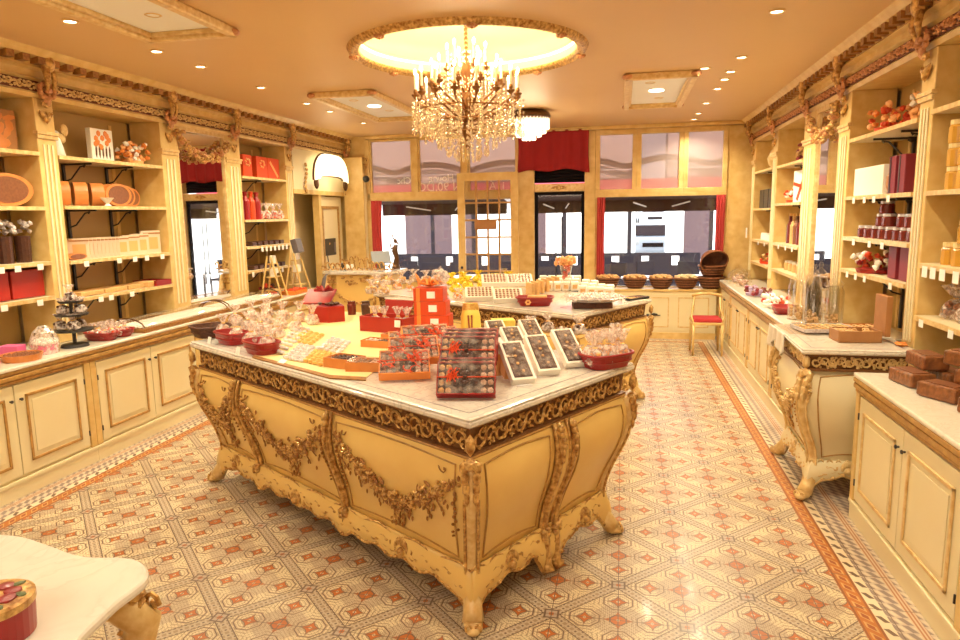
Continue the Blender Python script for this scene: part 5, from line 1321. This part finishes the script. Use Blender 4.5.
# ---------------- left worktop
ZW = .90
def lw(px, py): return top(px, py, ZW)
def case_(y0, y1, label):
    t = thing('display_case', label, 'display case', (-4.14, (y0+y1)/2, ZW)); h = (y1-y0)/2
    MB().bx(-.17, .17, -h, h, 0, .035).build('base', 'gilt_dark', t, bev=.004)
    g = MB()
    for j in range(int(h*2/.035)):
        for i in range(8): g.blob((-.14+.04*i, -h+.03+.035*j, .045), (.016, .014, .012), jit=.2)
    tag(g.build('confectionery', 'card', t), kind='stuff')
    MB().grid(lambda u, v: (-.165+.33*u, -h+.01+(2*h-.02)*v, .045+.075*math.sin(PI*u)**.6), 14, 2).build('curved_glass', 'jar_glass', t, smooth=True)
    e = MB()
    for yy in (-h+.01, h-.01): e.tube([(-.165+.33*u/14, yy, .045+.075*math.sin(PI*u/14)**.6) for u in range(15)], .007, 5)
    e.build('end_frame', 'bronze', t)
case_(5.02, 6.30, 'long curved glass display case on the left worktop, nearer half'); case_(6.33, 7.42, 'long curved glass display case on the left worktop before the mirror, further half')
t = thing('tiered_stand', 'dark three-tier stand piled with wrapped chocolates on the left worktop', 'stand', (-4.12, 4.42, ZW), 0)
MB().tube([(0, 0, 0), (0, 0, .36)], .014).lathe([(.10, 0), (.09, .02), (.001, .03)], (0, 0, 0), 16).build('stem', 'iron', t)
for z_, r_ in ((.12, .13), (.24, .11), (.34, .08)): MB().lathe([(.001, z_), (r_, z_), (r_+.01, z_+.015), (.001, z_+.01)], (0, 0, 0), 20).build('tier_plate', 'iron', t)
kc = Kind(lambda: bag(.13, .11, 'chocolate'))
for k, (dx, dy, z_) in enumerate(((-.06, -.06, .136), (.05, -.05, .136), (.0, .07, .136), (-.04, -.04, .256), (.05, .03, .256), (0, 0, .352))):
    kc.put((-4.12+dx, 4.42+dy, ZW+z_), k, 'cellophane bag of chocolates on the dark three-tier stand', 'bags on the three-tier stand', .95)
for k, (y_, l) in enumerate(((4.72, 'nearest'), (4.88, 'further'))):
    t = basket(.26, .16, .06, 'red_lacquer', 'red_basket', 'red basket of clear bags beside the three-tier stand, the %s one' % l); t.location = (-4.12, y_-.02+.02*k, ZW); t.rotation_euler = (0, 0, 0)
kg = Kind(lambda: bag(.12, .09, 'orange_red'))
for k in range(8): kg.put((-4.19+.13*(k % 2), 4.67+.075*(k//2), ZW+.013), k, 'clear bag of red sweets in the red baskets on the left worktop', 'bags in the red baskets on the left worktop')
t = thing('gift_basket', 'pink gift basket in clear cellophane with a thin handle on the left worktop', 'basket', (-4.14, 4.16, ZW), 0)
MB().lathe([(.001, 0), (.075, 0), (.085, .07), (.001, .07)], (0, 0, 0), 18).build('pink_box', 'pink', t); MB().lathe([(.086, .07), (.09, .085), (.086, .10), (.001, .11)], (0, 0, 0), 18).build('tissue', 'card', t)
MB().tube([(.085*math.cos(a), 0, .10+.09*math.sin(a)) for a in [PI*k/10 for k in range(11)]], .004, 5).build('handle', 'bronze', t); MB().lathe([(.09, 0), (.10, .08), (.07, .16), (.03, .2)], (0, 0, 0), 14).build('cellophane', 'cellophane', t)
simple('pink_box', MB().box((0, 0, .04), (.14, .10, .08)), 'pink', 'small bright pink box behind the round brown tray on the left worktop', 'box', (-4.28, 4.02, ZW), .2, bev=.004)
for k, (x_, y_, r_, l) in enumerate(((-4.10, 3.92, .13, 'round terracotta tray of brown sweets on the left worktop beside the pink basket'), (-4.13, 3.62, .12, 'round terracotta tray at the left edge of the picture'))):
    t = thing('round_tray', l, 'tray', (x_, y_, ZW)); MB().lathe([(.001, 0), (r_*.9, 0), (r_, .045), (r_-.008, .045), (r_*.86, .01), (.001, .01)], (0, 0, 0), 28).build('tray', 'orange_wood', t)
    g = MB()
    for q in range(50): a = q*2.4; rr = r_*.82*math.sqrt((q+.5)/50); g.blob((rr*math.cos(a), rr*math.sin(a), .034), (.014, .014, .012))
    g.build('sweets', 'milk_choc', t)
t = tray(.18, .22, .05, 'jar_glass', 'chocolate', lump=.018, label='clear glass dish of dark sweets at the left picture edge'); t.location = (-4.30, 3.72, ZW)
# ladder racks
def rack():
    t = thing('display_rack', '', 'rack'); m = MB()
    for s_ in (-1, 1):
        m.tube([(s_*.13, -.10, 0), (s_*.08, .02, .50)], .012, 6)
    m.build('front_frame', 'cream_trim', t)
    q = MB()
    for s_ in (-1, 1): q.tube([(s_*.13, .14, 0), (s_*.08, .06, .50)], .012, 6)
    q.build('rear_frame', 'cream_trim', t)
    for z_ in (.08, .24, .40): MB().bx(-.12+.1*z_, .12-.1*z_, -.085+z_*.2, .11-z_*.12, z_, z_+.012).build('rack_shelf', 'cream_trim', t)
    for k_, z_ in enumerate((.252, .412)):
        MB().box((0, .02, z_+.045), (.15-.03*k_, .05, .09), .1).build('pale_packet', 'paper_white', t)
    return t
kr2 = Kind(rack)
kr2.put((-4.14, 7.62, ZW), PI/2+.2, 'cream wooden ladder rack of packets beside the glass display case'); kr2.put((-4.16, 8.28, ZW), PI/2, 'cream wooden ladder rack under the dark tilted box at the end of the left worktop')
simple('dark_box', MB().box((0, 0, .09), (.16, .08, .18), 0, 1, -.25), 'leather_grey', 'dark tilted box with white mark on top of the far ladder rack', 'box', (-4.16, 8.28, ZW+.50), PI/2, bev=.005)
t = thing('sweet_trough', 'long orange trough of sweets at the far end of the left worktop', 'tray', (-4.08, 8.0, ZW+.0), 0)
MB().bx(-.08, .10, -.22, .14, 0, .05).build('trough', 'orange', t, bev=.005); g = MB()
for k in range(60): g.blob((rnd.uniform(-.07, .09), rnd.uniform(-.21, .13), .055), (.018, .018, .014))
g.build('sweets', 'orange_red', t)
g = None
# wall telephone box and things in the passage
t = thing('wall_terminal', 'black box with a small crest hung on the passage wall', 'box', tuple(at(330, 247, 0, -4.40)), 0)
MB().bx(-.04, 0, -.24, .24, -.13, .13).build('case', 'black', t, bev=.01); MB().bx(0, .006, .15, .21, -.09, .07).build('side_panel', 'leather_grey', t); MB().lathe([(.02, 0), (.012, .004), (.001, .004)], (0, 0, 0), 10).build('crest', 'gilt', t, loc=(.0, 0, .05)).rotation_euler = (0, PI/2, 0)
MB().tube([(.0, -.1, -.13), (.02, -.1, -.35), (.03, .0, -.45), (.02, .04, -.3)], .008, 5).build('cord', 'black', t)
t = thing('office_chair', 'black rounded chair back beyond the far end of the left worktop', 'chair', (-4.08, 9.38, 0), 1.2)
MB().blob((0, .16, .86), (.20, .05, .20), lv=1).build('backrest', 'leather_grey', t, smooth=True); MB().blob((0, 0, .52), (.22, .22, .05), lv=1).build('seat', 'black', t, smooth=True)
MB().tube([(0, 0, .03), (0, 0, .5)], .03).tube([(0, .14, .5), (0, .19, .75)], .015).build('post', 'black', t)
f = MB()
for k in range(5): f.tube([(0, 0, .05), (.24*math.cos(k*1.257), .24*math.sin(k*1.257), .02)], .018, 6)
f.build('star_base', 'black', t)

# ---------------- left shelves
SX = -4.50
def sy(px, py, x_=SX): return at(px, py, 0, x_).y
t = thing('picture_box', 'large brown and orange pictorial box on the top left shelf, nearest the camera', 'box', (-4.50, 4.22, 2.38), 0)
MB().box((0, 0, .15), (.05, .50, .30), 0).build('box_body', 'wood', t, bev=.006)
g = MB()
for k in range(26): g.blob((.027, rnd.uniform(-.2, .2), rnd.uniform(.04, .26)), (.003, rnd.uniform(.03, .07), rnd.uniform(.02, .05)), Matrix.Rotation(rnd.uniform(0, 3), 3, 'X'))
g.build('painted_scene', 'orange_wood', t)
def oval(w, h, d, l, loc, rz=0, m='orange_wood'):
    t = thing('oval_box', l, 'box', loc, rz)
    MB().extr([(w/2*math.cos(a), h/2+h/2*math.sin(a)) for a in [2*PI*k/28 for k in range(28)]], (-d/2, 0, 0), (0, 1, 0), (0, 0, 1), (1, 0, 0), d).build('box_body', m, t)
    MB().extr([(w*.40*math.cos(a), h/2+h*.40*math.sin(a)) for a in [2*PI*k/28 for k in range(28)]], (d/2, 0, 0), (0, 1, 0), (0, 0, 1), (1, 0, 0), .004).build('lid_picture', 'milk_choc', t)
    return t
oval(.42, .24, .14, 'large orange oval box with flower picture on the shelf nearest the camera', (-4.48, 4.27, 1.97), -.1)
for k in range(3): oval(.17, .20, .10, 'round orange box standing on edge on the second shelf, %s from the left' % ORD[k], (-4.50, 4.86+.19*k, 1.98), .9)
for k in range(3): oval((.40, .30, .24)[k], (.20, .19, .17)[k], .07, 'oval orange box with dark picture lid, %s from the left of the overlapping three' % ORD[k], (-4.46-.08*k*.6, 5.42+.15*k, 1.98), .15)
t = thing('small_dish', 'small white and gold footed dish before the orange oval boxes', 'dish', (-4.38, 5.22, 1.98)); MB().lathe([(.03, 0), (.012, .02), (.03, .04), (.055, .07), (.05, .07), (.001, .03)], (0, 0, 0), 16).build('bowl', 'card', t)
t = thing('angel_figurine', 'white and gold angel figurine on the top shelf above the round orange boxes', 'figurine', (-4.48, 4.84, 2.37)); MB().lathe([(.06, 0), (.045, .08), (.03, .14), (.015, .16)], (0, 0, 0), 12).blob((0, 0, .18), .028, lv=1).build('figure', 'card', t, smooth=True)
MB().blob((0, .05, .15), (.015, .05, .04), lv=1).blob((0, .09, .22), (.02, .04, .05), lv=1).build('wing', 'gilt_pale', t)
t = thing('picture_book', 'white box with orange and green figures tilted on the top shelf', 'book', (-4.50, 5.34, 2.37), 0); MB().box((0, 0, .14), (.05, .26, .27), 0, 1, 0).build('cover', 'card', t, bev=.004)
g = MB()
for k in range(12): g.blob((.026, rnd.uniform(-.09, .09), rnd.uniform(.10, .24)), (.003, .028, .028))
g.build('orange_picture', 'orange', t)
g = MB()
for k in range(5): g.blob((.026, -.08+.04*k, .08), (.003, .012, .06))
g.build('dark_picture', 'bronze', t)
def bouquet(n, w, h, l, loc, mats, cat='flowers'):
    t = thing('floral_arrangement', l, cat, loc); rg = random.Random(n)
    G = {m: MB() for m in mats}
    for k in range(n): G[mats[k % len(mats)]].blob((rg.uniform(-w*.25, w*.25), rg.uniform(-w/2, w/2), .03+rg.uniform(0, h)), (.026, .026, .024), jit=.25)
    for m, g in G.items(): g.build('blossoms', m, t)
    MB().lathe([(.001, 0), (w*.28, 0), (w*.3, .03), (.001, .03)], (0, 0, 0), 16).build('base', mats[0], t)
    return t
bouquet(60, .30, .17, 'cream and orange dried flower arrangement on the top left shelf', (-4.48, 5.72, 2.37), ['peach', 'card', 'orange'])
# lollipop bags
def lolly():
    t = thing('lollipop_bag', '', 'bag'); MB().lathe([(.001, 0), (.05, 0), (.055, .20), (.001, .20)], (0, 0, 0), 14).build('contents', 'chocolate', t)
    g = MB()
    for k in range(14): g.blob((rnd.uniform(-.06, .06), rnd.uniform(-.06, .06), .22+rnd.uniform(0, .09)), (.022, .022, .02), jit=.3)
    g.build('foil_tops', 'silver_foil', t); return t
kl = Kind(lolly)
for k, y_ in enumerate((3.76, 3.92, 4.08, 4.24, 4.40)): kl.put((-4.47, y_, 1.55), k, 'dark bag of foil-topped lollipops on the third shelf, %s from the left' % ORD[k], 'lollipop bags')
for k in range(2): simple('red_box', MB().box((0, 0, .11), (.18, .29, .21)), 'red_paper', '', 'box', (-4.50, 4.04+.31*k, 1.28), .0, bev=.005)
for k in range(2): bpy.data.objects['red_box' if k == 0 else 'red_box.001']['label'] = 'plain red box under the lollipop bags, %s one of the pair' % ('left', 'right')[k]
# picture books and cards
def book(): 
    t = thing('recipe_book', '', 'book'); MB().box((0, 0, .085), (.016, .17, .17)).build('cover', 'card_tan', t); MB().box((.009, .01, .075), (.002, .10, .09)).build('printed_picture', 'peach', t); MB().box((.0095, .01, .15), (.002, .15, .012)).build('title_band', 'wood', t); return t
kb2 = Kind(book)
for k in range(9): kb2.put((-4.50, 4.97+.045*k, 1.54), -1.0, 'thin cream booklet leaning in the fanned row, %s from the left' % ORD[k], 'fanned cream booklets')
for k, (y_, s_) in enumerate(((5.42, 1), (5.56, 1.05), (5.68, 1.1), (5.83, 1.25))): kb2.put((-4.46, y_, 1.54), -.25, 'cream picture card standing right of the fanned booklets, %s from them' % ORD[k], 'cream picture cards', s_)
t = oval(.20, .05, .14, 'low oval wooden box at the left of the fanned booklets', (-4.46, 4.84, 1.54)); t.rotation_euler = (0, 0, 0)
for k in range(3): simple('flat_packet', MB().box((0, 0, .02), (.20, .26, .035)), 'biscuit', 'flat striped packet on the lowest left shelf, %s from the left' % ORD[k], 'packet', (-4.48, 4.95+.28*k, 1.23), 0, 'flat packets', bev=.006)
simple('flat_cake_box', MB().box((0, 0, .025), (.16, .16, .05)), 'biscuit', 'golden flat cake box left of the red tray on the lowest shelf', 'box', (-4.44, 5.66, 1.23), .2, bev=.005)
t = tray(.26, .22, .05, 'red_lacquer', ['red_lacquer'], lump=.02, label='red tray with tag at the right end of the lowest left shelf'); t.location = (-4.47, 5.82, 1.23); t.rotation_euler = (0, 0, 0)
# third bay
for k, (y_, w_, l) in enumerate(((7.60, .20, 'patterned red gift box at the left of the top red shelf'), (7.94, .26, 'red gift box with gold bow, middle of the top red shelf'), (8.23, .30, 'red gift box with diagonal cream ribbon on the top red shelf'))):
    t = thing('red_gift_box', l, 'box', (-4.46, y_, 2.35)); MB().box((0, 0, .13), (.12, w_, .26)).build('box_body', 'orange_red', t, bev=.005)
    g = MB()
    if k < 2:
        for q in range(8): g.blob((.065, .03*math.cos(q)*1.6, .17+.04*math.sin(q)), (.012, .02, .015))
    else: g.box((.062, 0, .12), (.004, .035, .26), 0, 1, .8)
    g.build('ribbon', 'peach', t)
for k in range(4):
    t = thing('red_bottle', 'tall red wrapped bottle on the second red shelf, %s from the left' % ORD[k], 'bottle', (-4.46, 7.46+.13*k, 1.84), 0, 'red wrapped bottles')
    MB().lathe([(.001, 0), (.05, 0), (.05, .22), (.02, .28), (.035, .33), (.001, .34)], (0, 0, 0), 12).build('wrapped_body', ('maroon', 'red_lacquer', 'orange_red', 'red_lacquer')[k], t)
kred = Kind(lambda: bag(.20, .12, 'orange_red'))
for k in range(6): kred.put((-4.46+.05*(k % 2), 7.92+.085*k, 1.84), k, 'red sweet bag crowded on the right half of the second red shelf', 'red bags on the second red shelf')
for z_, l in ((1.52, 'third'), (1.23, 'lowest')):
    for k in range(6): simple('dark_packet', MB().box((0, 0, .025), (.16, .12, .05)), 'chocolate', 'flat dark packet on the %s red shelf, %s from the left' % (l, ORD[k]), 'packet', (-4.47, 7.62+.14*k, z_), .1, 'dark packets on the %s red shelf' % l, bev=.008)
bouquet(40, .30, .09, 'heap of red wrapped sweets on the worktop under the red gift shelves', (-4.42, 7.98, .90), ['orange_red', 'maroon', 'chocolate'], 'sweets')

# ---------------- price cards on shelf edges
def tags(xf, s, ys, z, l, w=.055, h=.045):
    for k, y_ in enumerate(ys):
        m = MB().box((0, 0, -h/2), (.002, w, h)); o = m.build('price_card', 'card', loc=(xf+s*.016, y_, z-.004)); tag(o, 'white price card on the %s, %s from the window end' % (l, ORD[len(ys)-1-k] if s else ''), 'price card', 'price cards on the '+l)
tags(XL, 1, (4.06, 4.20, 4.40), 1.54, 'lollipop shelf'); tags(XL, 1, (4.05, 4.36), 1.27, 'red box shelf')
tags(XL, 1, (4.86, 5.24, 5.44, 5.60, 5.82), 1.53, 'booklet shelf'); tags(XL, 1, (4.98, 5.10, 5.36), 1.22, 'flat packet shelf')
tags(XL, 1, [7.70+.105*k for k in range(7)], 1.51, 'upper dark packet shelf', .05, .06); tags(XL, 1, (7.45, 7.72, 7.9, 8.04, 8.18), 1.22, 'lower dark packet shelf', .05, .06)
tags(XR, -1, (5.15, 5.42, 5.62, 5.86), 1.94, 'cream box shelf'); tags(XR, -1, (5.2, 5.45, 5.8), 1.62, 'dark jar shelf', .06); tags(XR, -1, (5.0, 5.5, 5.7, 5.9), 1.36, 'swaddled doll shelf')
tags(XR, -1, (3.95, 4.10, 4.26, 4.38, 4.49), 1.51, 'honey jar shelf', .07, .065); tags(XR, -1, (4.1, 4.48), 1.19, 'lowest honey bay shelf', .06)
tags(XR, -1, (7.75, 8.05, 8.4), 1.46, 'tall bottle shelf'); tags(XR, -1, (9.2, 9.6), 1.45, 'little pot shelf')

# ---------------- right shelves
RXs = 1.92
def jar(m, lid='honey_lid', r=.042, h=.10):
    def f():
        t = thing('jar', '', 'jar'); MB().lathe([(.001, 0), (r, 0), (r*1.03, h*.1), (r*1.03, h*.7), (r*.85, h*.8), (.001, h*.8)], (0, 0, 0), 14).build('glass_jar', m, t, smooth=False)
        MB().lathe([(.001, h*.8), (r*.92, h*.8), (r*.92, h), (.001, h)], (0, 0, 0), 14).build('lid', lid, t); return t
    return f
kh = Kind(jar('honey', r=.052, h=.128))
for lv, nm in enumerate(('bottom', 'middle', 'top')):
    for k in range(4): kh.put((1.86, 4.02+.135*k, 1.95+lv*.129), 0, 'honey jar, %s layer of the upper right-wall stack, %s from the window end' % (nm, ORD[3-k]), 'upper stack of honey jars')
for k in range(5): kh.put((1.88, 3.92+.13*k, 1.52), 0, 'honey jar, bottom layer of the lower stack, %s from the window end' % ORD[4-k], 'lower stack of honey jars')
for k in range(3): kh.put((1.88, 4.0+.13*k, 1.649), 0, 'honey jar, upper layer of the lower stack, %s from the window end' % ORD[2-k], 'lower stack of honey jars')
kq = Kind(lambda: bag(.20, .17, 'choc_mix'))
for k in range(4): kq.put((1.92, 3.98+.15*k, 1.20), k, 'cellophane bag on the shelf under the honey jars, %s from the window end' % ORD[3-k], 'bags under the honey jars')
bouquet(46, .40, .15, 'red and peach flowers in cellophane on the top right-hand shelf', (1.92, 5.62, 2.40), ['orange_red', 'peach', 'orange'])
bouquet(30, .26, .17, 'pale flower bag at the camera end of the top right-hand shelf', (1.94, 5.20, 2.40), ['peach', 'card'])
for k in range(1):
    t = thing('cream_box', 'long cream box with round end motif on the right-hand shelf', 'box', (1.88, 5.72, 1.95)); MB().box((0, 0, .105), (.14, .62, .21)).build('box_body', 'paper_white', t, bev=.004)
    MB().lathe([(.001, 0), (.05, 0), (.07, .05), (.07, .12), (.04, .17), (.001, .18)], (-.0, -.38, 0), 16).build('round_tin', 'wood', t)
for k in range(2):
    t = thing('maroon_box', 'tall maroon box on the second right-hand shelf, %s of two' % ('further', 'nearer')[k], 'box', (1.88, (5.22, 5.06)[k], 1.95)); MB().box((0, 0, .125), (.16, .12, .25)).build('box_body', 'maroon', t, bev=.004); MB().box((-.081, .03, .125), (.003, .02, .24)).build('stripe', 'black', t)
kj = Kind(jar('jam', 'silver_foil', .048, .09))
for lv, ys in ((0, (4.95, 5.07, 5.19, 5.33, 5.47, 5.60, 5.76, 5.90)), (1, (5.0, 5.13, 5.40, 5.52)), (2, (5.46,))):
    for k, y_ in enumerate(ys): kj.put((1.87, y_, 1.63+lv*.091), 0, 'dark jam jar on the third right-hand shelf, %s layer, %s from camera end' % (('lower', 'middle', 'top')[lv], ORD[k]), 'dark jam jars')
for k in range(2):
    t = thing('maroon_box', 'tall maroon box on the low shelf behind the carved console, %s of two' % ('further', 'nearer')[k], 'box', (1.90, (5.16, 4.95)[k], 1.10)); t['label'] = 'upright maroon box behind the open wooden box, %s of the two' % ('further', 'nearer')[k]
    MB().box((0, 0, .13), (.16, .14, .22)).build('box_body', 'maroon', t, bev=.004); t.location = (1.90, (5.16, 4.96)[k], 1.352)
g = bouquet(40, .5, .13, 'red and white swaddled dolls and sweets on the low right-hand shelf', (1.90, 5.66, 1.37), ['red_lacquer', 'card', 'orange_red'], 'sweets')
# far bays
bouquet(20, .22, .16, 'dark red flowers on the top shelf of the ribboned gift bay', (1.92, 8.15, 2.36), ['maroon', 'biscuit'])
t = thing('ribboned_gift', 'white gift box tied with orange ribbon on the right-hand shelves', 'gift', (1.90, 7.98, 1.93), .25); MB().box((0, 0, .17), (.05, .34, .34)).build('box_body', 'card', t, bev=.004)
MB().box((-.028, 0, .17), (.004, .04, .33), 0, 1, .5).box((-.028, 0, .17), (.004, .32, .035), 0, 1, .2).build('ribbon', 'orange_red', t); 
bouquet(22, .22, .14, 'orange and white blossoms beside the ribboned white gift', (1.88, 8.38, 1.93), ['orange_red', 'card'])
for k in range(6):
    t = thing('tall_bottle', 'tall brown bottle below the ribboned white gift, %s from the camera end' % ORD[k], 'bottle', (1.90, 7.72+.15*k, 1.47), 0, 'tall brown bottles')
    MB().lathe([(.001, 0), (.04, 0), (.04, .20), (.016, .26), (.016, .31), (.001, .31)], (0, 0, 0), 12).build('glass_bottle', ('milk_choc', 'biscuit', 'jam')[k % 3], t); MB().lathe([(.001, .31), (.018, .31), (.018, .34), (.001, .34)], (0, 0, 0), 10).build('stopper', 'gold_foil', t)
kj2 = Kind(jar('biscuit', 'card', .045, .11))
for k in range(5): kj2.put((1.90, 7.75+.18*k, 1.16), 0, 'small pale jar below the tall brown bottles, %s from the camera end' % ORD[k], 'small pale jars')
t = thing('round_vase', 'big round patterned vase on the top shelf nearest the shop window', 'vase', (1.95, 9.5, 2.37)); MB().lathe([(.06, 0), (.12, .06), (.14, .14), (.10, .23), (.06, .26), (.07, .29), (.001, .29)], (0, 0, 0), 20).build('body', 'gilt_pale', t, smooth=True)
for k in range(3): simple('black_box', MB().box((0, 0, .12), (.20, .26, .24)), 'black', 'black box on the shelf nearest the shop window, %s from the camera end' % ORD[k], 'box', (1.92, 9.24+.29*k, 1.88), 0, bev=.008)
kj3 = Kind(jar('card', 'card', .04, .09))
for k in range(6): kj3.put((1.88, 9.15+.14*k, 1.46), 0, 'little white pot beside the shop window, %s from the camera end' % ORD[k], 'little white pots')
bouquet(24, .5, .08, 'heap of red sweets on the lowest shelf beside the shop window', (1.92, 9.5, 1.16), ['orange_red', 'biscuit'], 'sweets')
o = card((1.72, 10.24, 1.47), PI/2, 'small white framed number card on the corner pilaster by the shop window', .12, .14); 

# ---------------- right worktop: apothecary jars, sweets
def apoth():
    t = thing('glass_jar', '', 'jar')
    MB().lathe([(.001, 0), (.07, 0), (.07, .008), (.065, .03), (.065, .30), (.05, .33), (.055, .34), (.048, .34), (.058, .30), (.058, .03), (.001, .02)], (0, 0, 0), 20).build('glass_body', 'jar_glass', t, smooth=True)
    MB().lathe([(.058, .34), (.06, .355), (.03, .385), (.012, .40), (.02, .42), (.012, .44), (.001, .445)], (0, 0, 0), 16).build('glass_lid', 'jar_glass', t, smooth=True)
    g = MB()
    for k in range(26): g.blob((rnd.uniform(-.04, .04), rnd.uniform(-.04, .04), .03+rnd.uniform(0, .10)), .014)
    g.build('sweets', 'biscuit', t)
    return t
ka = Kind(apoth)
jp = [(1.46, 5.62), (1.62, 5.66), (1.50, 5.85), (1.66, 5.90), (1.48, 6.10), (1.64, 6.16), (1.50, 6.36), (1.66, 6.42)]
for k, (x_, y_) in enumerate(jp):
    ka.put((x_, y_, ZW), k, 'tall lidded glass jar in front of the narrow mirror, %s row, %s from the console' % (('front', 'back')[k % 2], ORD[k//2]), 'tall glass jars', (.95, .95, 1.0+.08*(k % 3)))
def dome():
    t = thing('glass_cloche', '', 'jar'); MB().lathe([(.10, 0), (.11, .05), (.10, .12), (.05, .17), (.015, .18), (.02, .21), (.001, .22)], (0, 0, 0), 20).build('glass_body', 'jar_glass', t, smooth=True)
    g = MB()
    for k in range(24): g.blob((rnd.uniform(-.05, .05), rnd.uniform(-.05, .05), .02+rnd.uniform(0, .05)), .02)
    g.build('sweets', 'sweets_mix', t); return t
kdm = Kind(dome)
for k, (x_, y_) in enumerate(((1.50, 9.55), (1.52, 9.15), (1.60, 9.90))): kdm.put((x_, y_, ZW), 0, 'rounded lidded glass jar near the shop window, %s from the window' % ORD[(1, 2, 0)[k]], 'rounded glass jars')
bouquet(44, .45, .06, 'spread of purple and brown sweets on the far right worktop', (1.52, 8.15, ZW), ['lavender', 'milk_choc', 'maroon'], 'sweets')
bouquet(44, .40, .09, 'white and red wrapped sweets on the right worktop before the glass jars', (1.50, 7.15, ZW), ['card', 'orange_red', 'card'], 'sweets')
t = basket(.22, .30, .06, 'red_lacquer', 'red_basket', 'red basket of brown sweets beside the glass jars on the right worktop'); t.location = (1.50, 6.72, ZW)
# console top
ZK = 1.0
t = thing('linen_cloth', 'pale translucent cloth draped over the far corner of the carved console', 'cloth', (1.26, 5.22, ZK), 0)
MB().grid(lambda u, v: (-.12+.45*u, -.28+.48*v, .006+.004*math.sin(u*19+v*7)), 16, 16).add([], []).build('cloth_top', 'cello_lid', t, solid=.002)
MB().grid(lambda u, v: (-.155-.018*math.sin(v*21)*u-.0, -.28+.48*v, .008-.13*u*(1+.3*math.sin(v*9))), 8, 24).build('hanging_fold', 'paper_white', t, solid=.003, smooth=True)
t = tray(.36, .26, .025, 'silver_foil', ['biscuit', 'gilt_pale'], lump=.021, label='silver tray of golden chocolates on the carved console'); t.location = (1.40, 5.12, ZK+.012); t.rotation_euler = (0, 0, .15)
t = tray(.24, .20, .03, 'orange_wood', ['biscuit'], lump=.02, label='small tray of caramels behind the open wooden box on the console'); t.location = (1.66, 5.22, ZK); t.rotation_euler = (0, 0, .1)
t = thing('wooden_box', 'open wooden box with upright lid on the carved console', 'box', (1.50, 4.78, ZK), .06)
redbox(.26, .18, .075).build('box_body', 'wood', t, bev=.003)
MB().box((.17, .02, .165), (.035, .18, .26), 0).build('open_lid', 'wood', t, bev=.004)
g = MB()
for k in range(24): g.blob((rnd.uniform(-.11, .11), rnd.uniform(-.07, .07), .06), (.018, .018, .014))
g.build('chocolates', 'biscuit', t)
simple('orange_flower', MB().blob((0, 0, .012), (.04, .05, .012), lv=1, jit=.25), 'orange', 'small orange flower lying at the right of the carved console top', 'flower', (1.72, 4.62, ZK))
# loaf cakes
def loaf():
    t = thing('loaf_cake', '', 'cake'); MB().box((0, 0, .038), (.15, .26, .075)).build('loaf', 'loaf', t, bev=.012); MB().box((0, 0, .0775), (.10, .20, .004)).build('glazed_top', 'milk_choc', t, bev=.001); return t
kv = Kind(loaf)
LF = [(1.56, 4.02, 0, .2), (1.76, 4.05, 0, .1), (1.60, 3.72, 0, .5), (1.82, 3.72, 0, .3), (1.66, 3.42, 0, .6), (1.90, 3.42, 0, .5), (1.66, 4.10, .081, .05), (1.74, 3.66, .081, .5), (1.86, 3.50, .081, .55), (1.72, 3.74, .162, .6), (1.92, 3.56, .162, .6), (1.72, 3.12, 0, .6)]
LN = ['bottom layer at the window end', 'bottom layer by the shelf at the window end', 'bottom layer jutting towards the aisle', 'bottom layer middle by the shelf', 'bottom layer before the right picture edge', 'bottom layer by the shelf at the right picture edge', 'middle layer at the window end', 'middle layer in the centre', 'middle layer by the shelf', 'topmost in the centre', 'topmost at the right picture edge', 'bottom layer nearest the camera']
for (x_, y_, z_, r_), l in zip(LF, LN): kv.put((x_, y_, ZW+z_), r_, 'glazed brown loaf cake, '+l, 'stacked loaf cakes', (.9, .82, 1))
# wicker baskets in the right window
def bowl_basket():
    t = thing('wicker_bowl', '', 'basket'); MB().lathe([(.001, 0), (.11, 0), (.15, .05), (.185, .13), (.195, .15), (.18, .15), (.14, .06), (.001, .03)], (0, 0, 0), 24).build('woven_body', 'wicker_dark', t)
    r = MB(); r.tube([(.19*math.cos(2*PI*k/24), .19*math.sin(2*PI*k/24), .15) for k in range(25)], .012, 6)
    for z_, rr in ((.04, .145), (.075, .162), (.11, .178)): r.tube([(rr*math.cos(2*PI*k/24), rr*math.sin(2*PI*k/24), z_) for k in range(25)], .006, 5)
    r.build('rim', 'wicker', t, smooth=True); return t
kbb = Kind(bowl_basket)
for k, (px, l) in enumerate(((608, 'leftmost'), (635, 'second from the left'), (661, 'third from the left'), (686, 'fourth from the left'))):
    x_ = at(px, 283, 1, 10.33).x; kbb.put((x_, 10.34, .735), 0, 'round wicker bowl of cream sweets on the window cabinet, %s' % l, 'wicker bowls in the window', (.92, .8, 1))
    g = MB()
    for q in range(40): a = q*2.4; rr = .15*math.sqrt((q+.5)/40); g.blob((rr*math.cos(a), .8*rr*math.sin(a), .05-.8*rr*rr+.01*(q % 3)), (.03, .03, .022))
    tag(g.build('sweets_heap', 'biscuit' if k != 3 else 'wood_pale', loc=(x_, 10.34, .735+.125)), 'heap of pale sweets in the %s wicker bowl of the window' % l, 'sweets')
xb_ = at(711, 283, 1, 10.33).x
kbb.put((xb_, 10.34, .735), 0, 'dark wicker bowl at the bottom of the stacked pair in the window corner', None, (1.0, .85, 1.1)); kbb.put((xb_+.01, 10.34, .905), 0, 'dark wicker bowl resting on the lower one in the window corner', None, (1.02, .85, 1.1))
kbb.put((xb_-.02, 10.33, 1.20), .3, 'wicker bowl tipped upside down on the stacked pair in the window corner', None, (1.05, .9, 1.0), rx=math.radians(115))
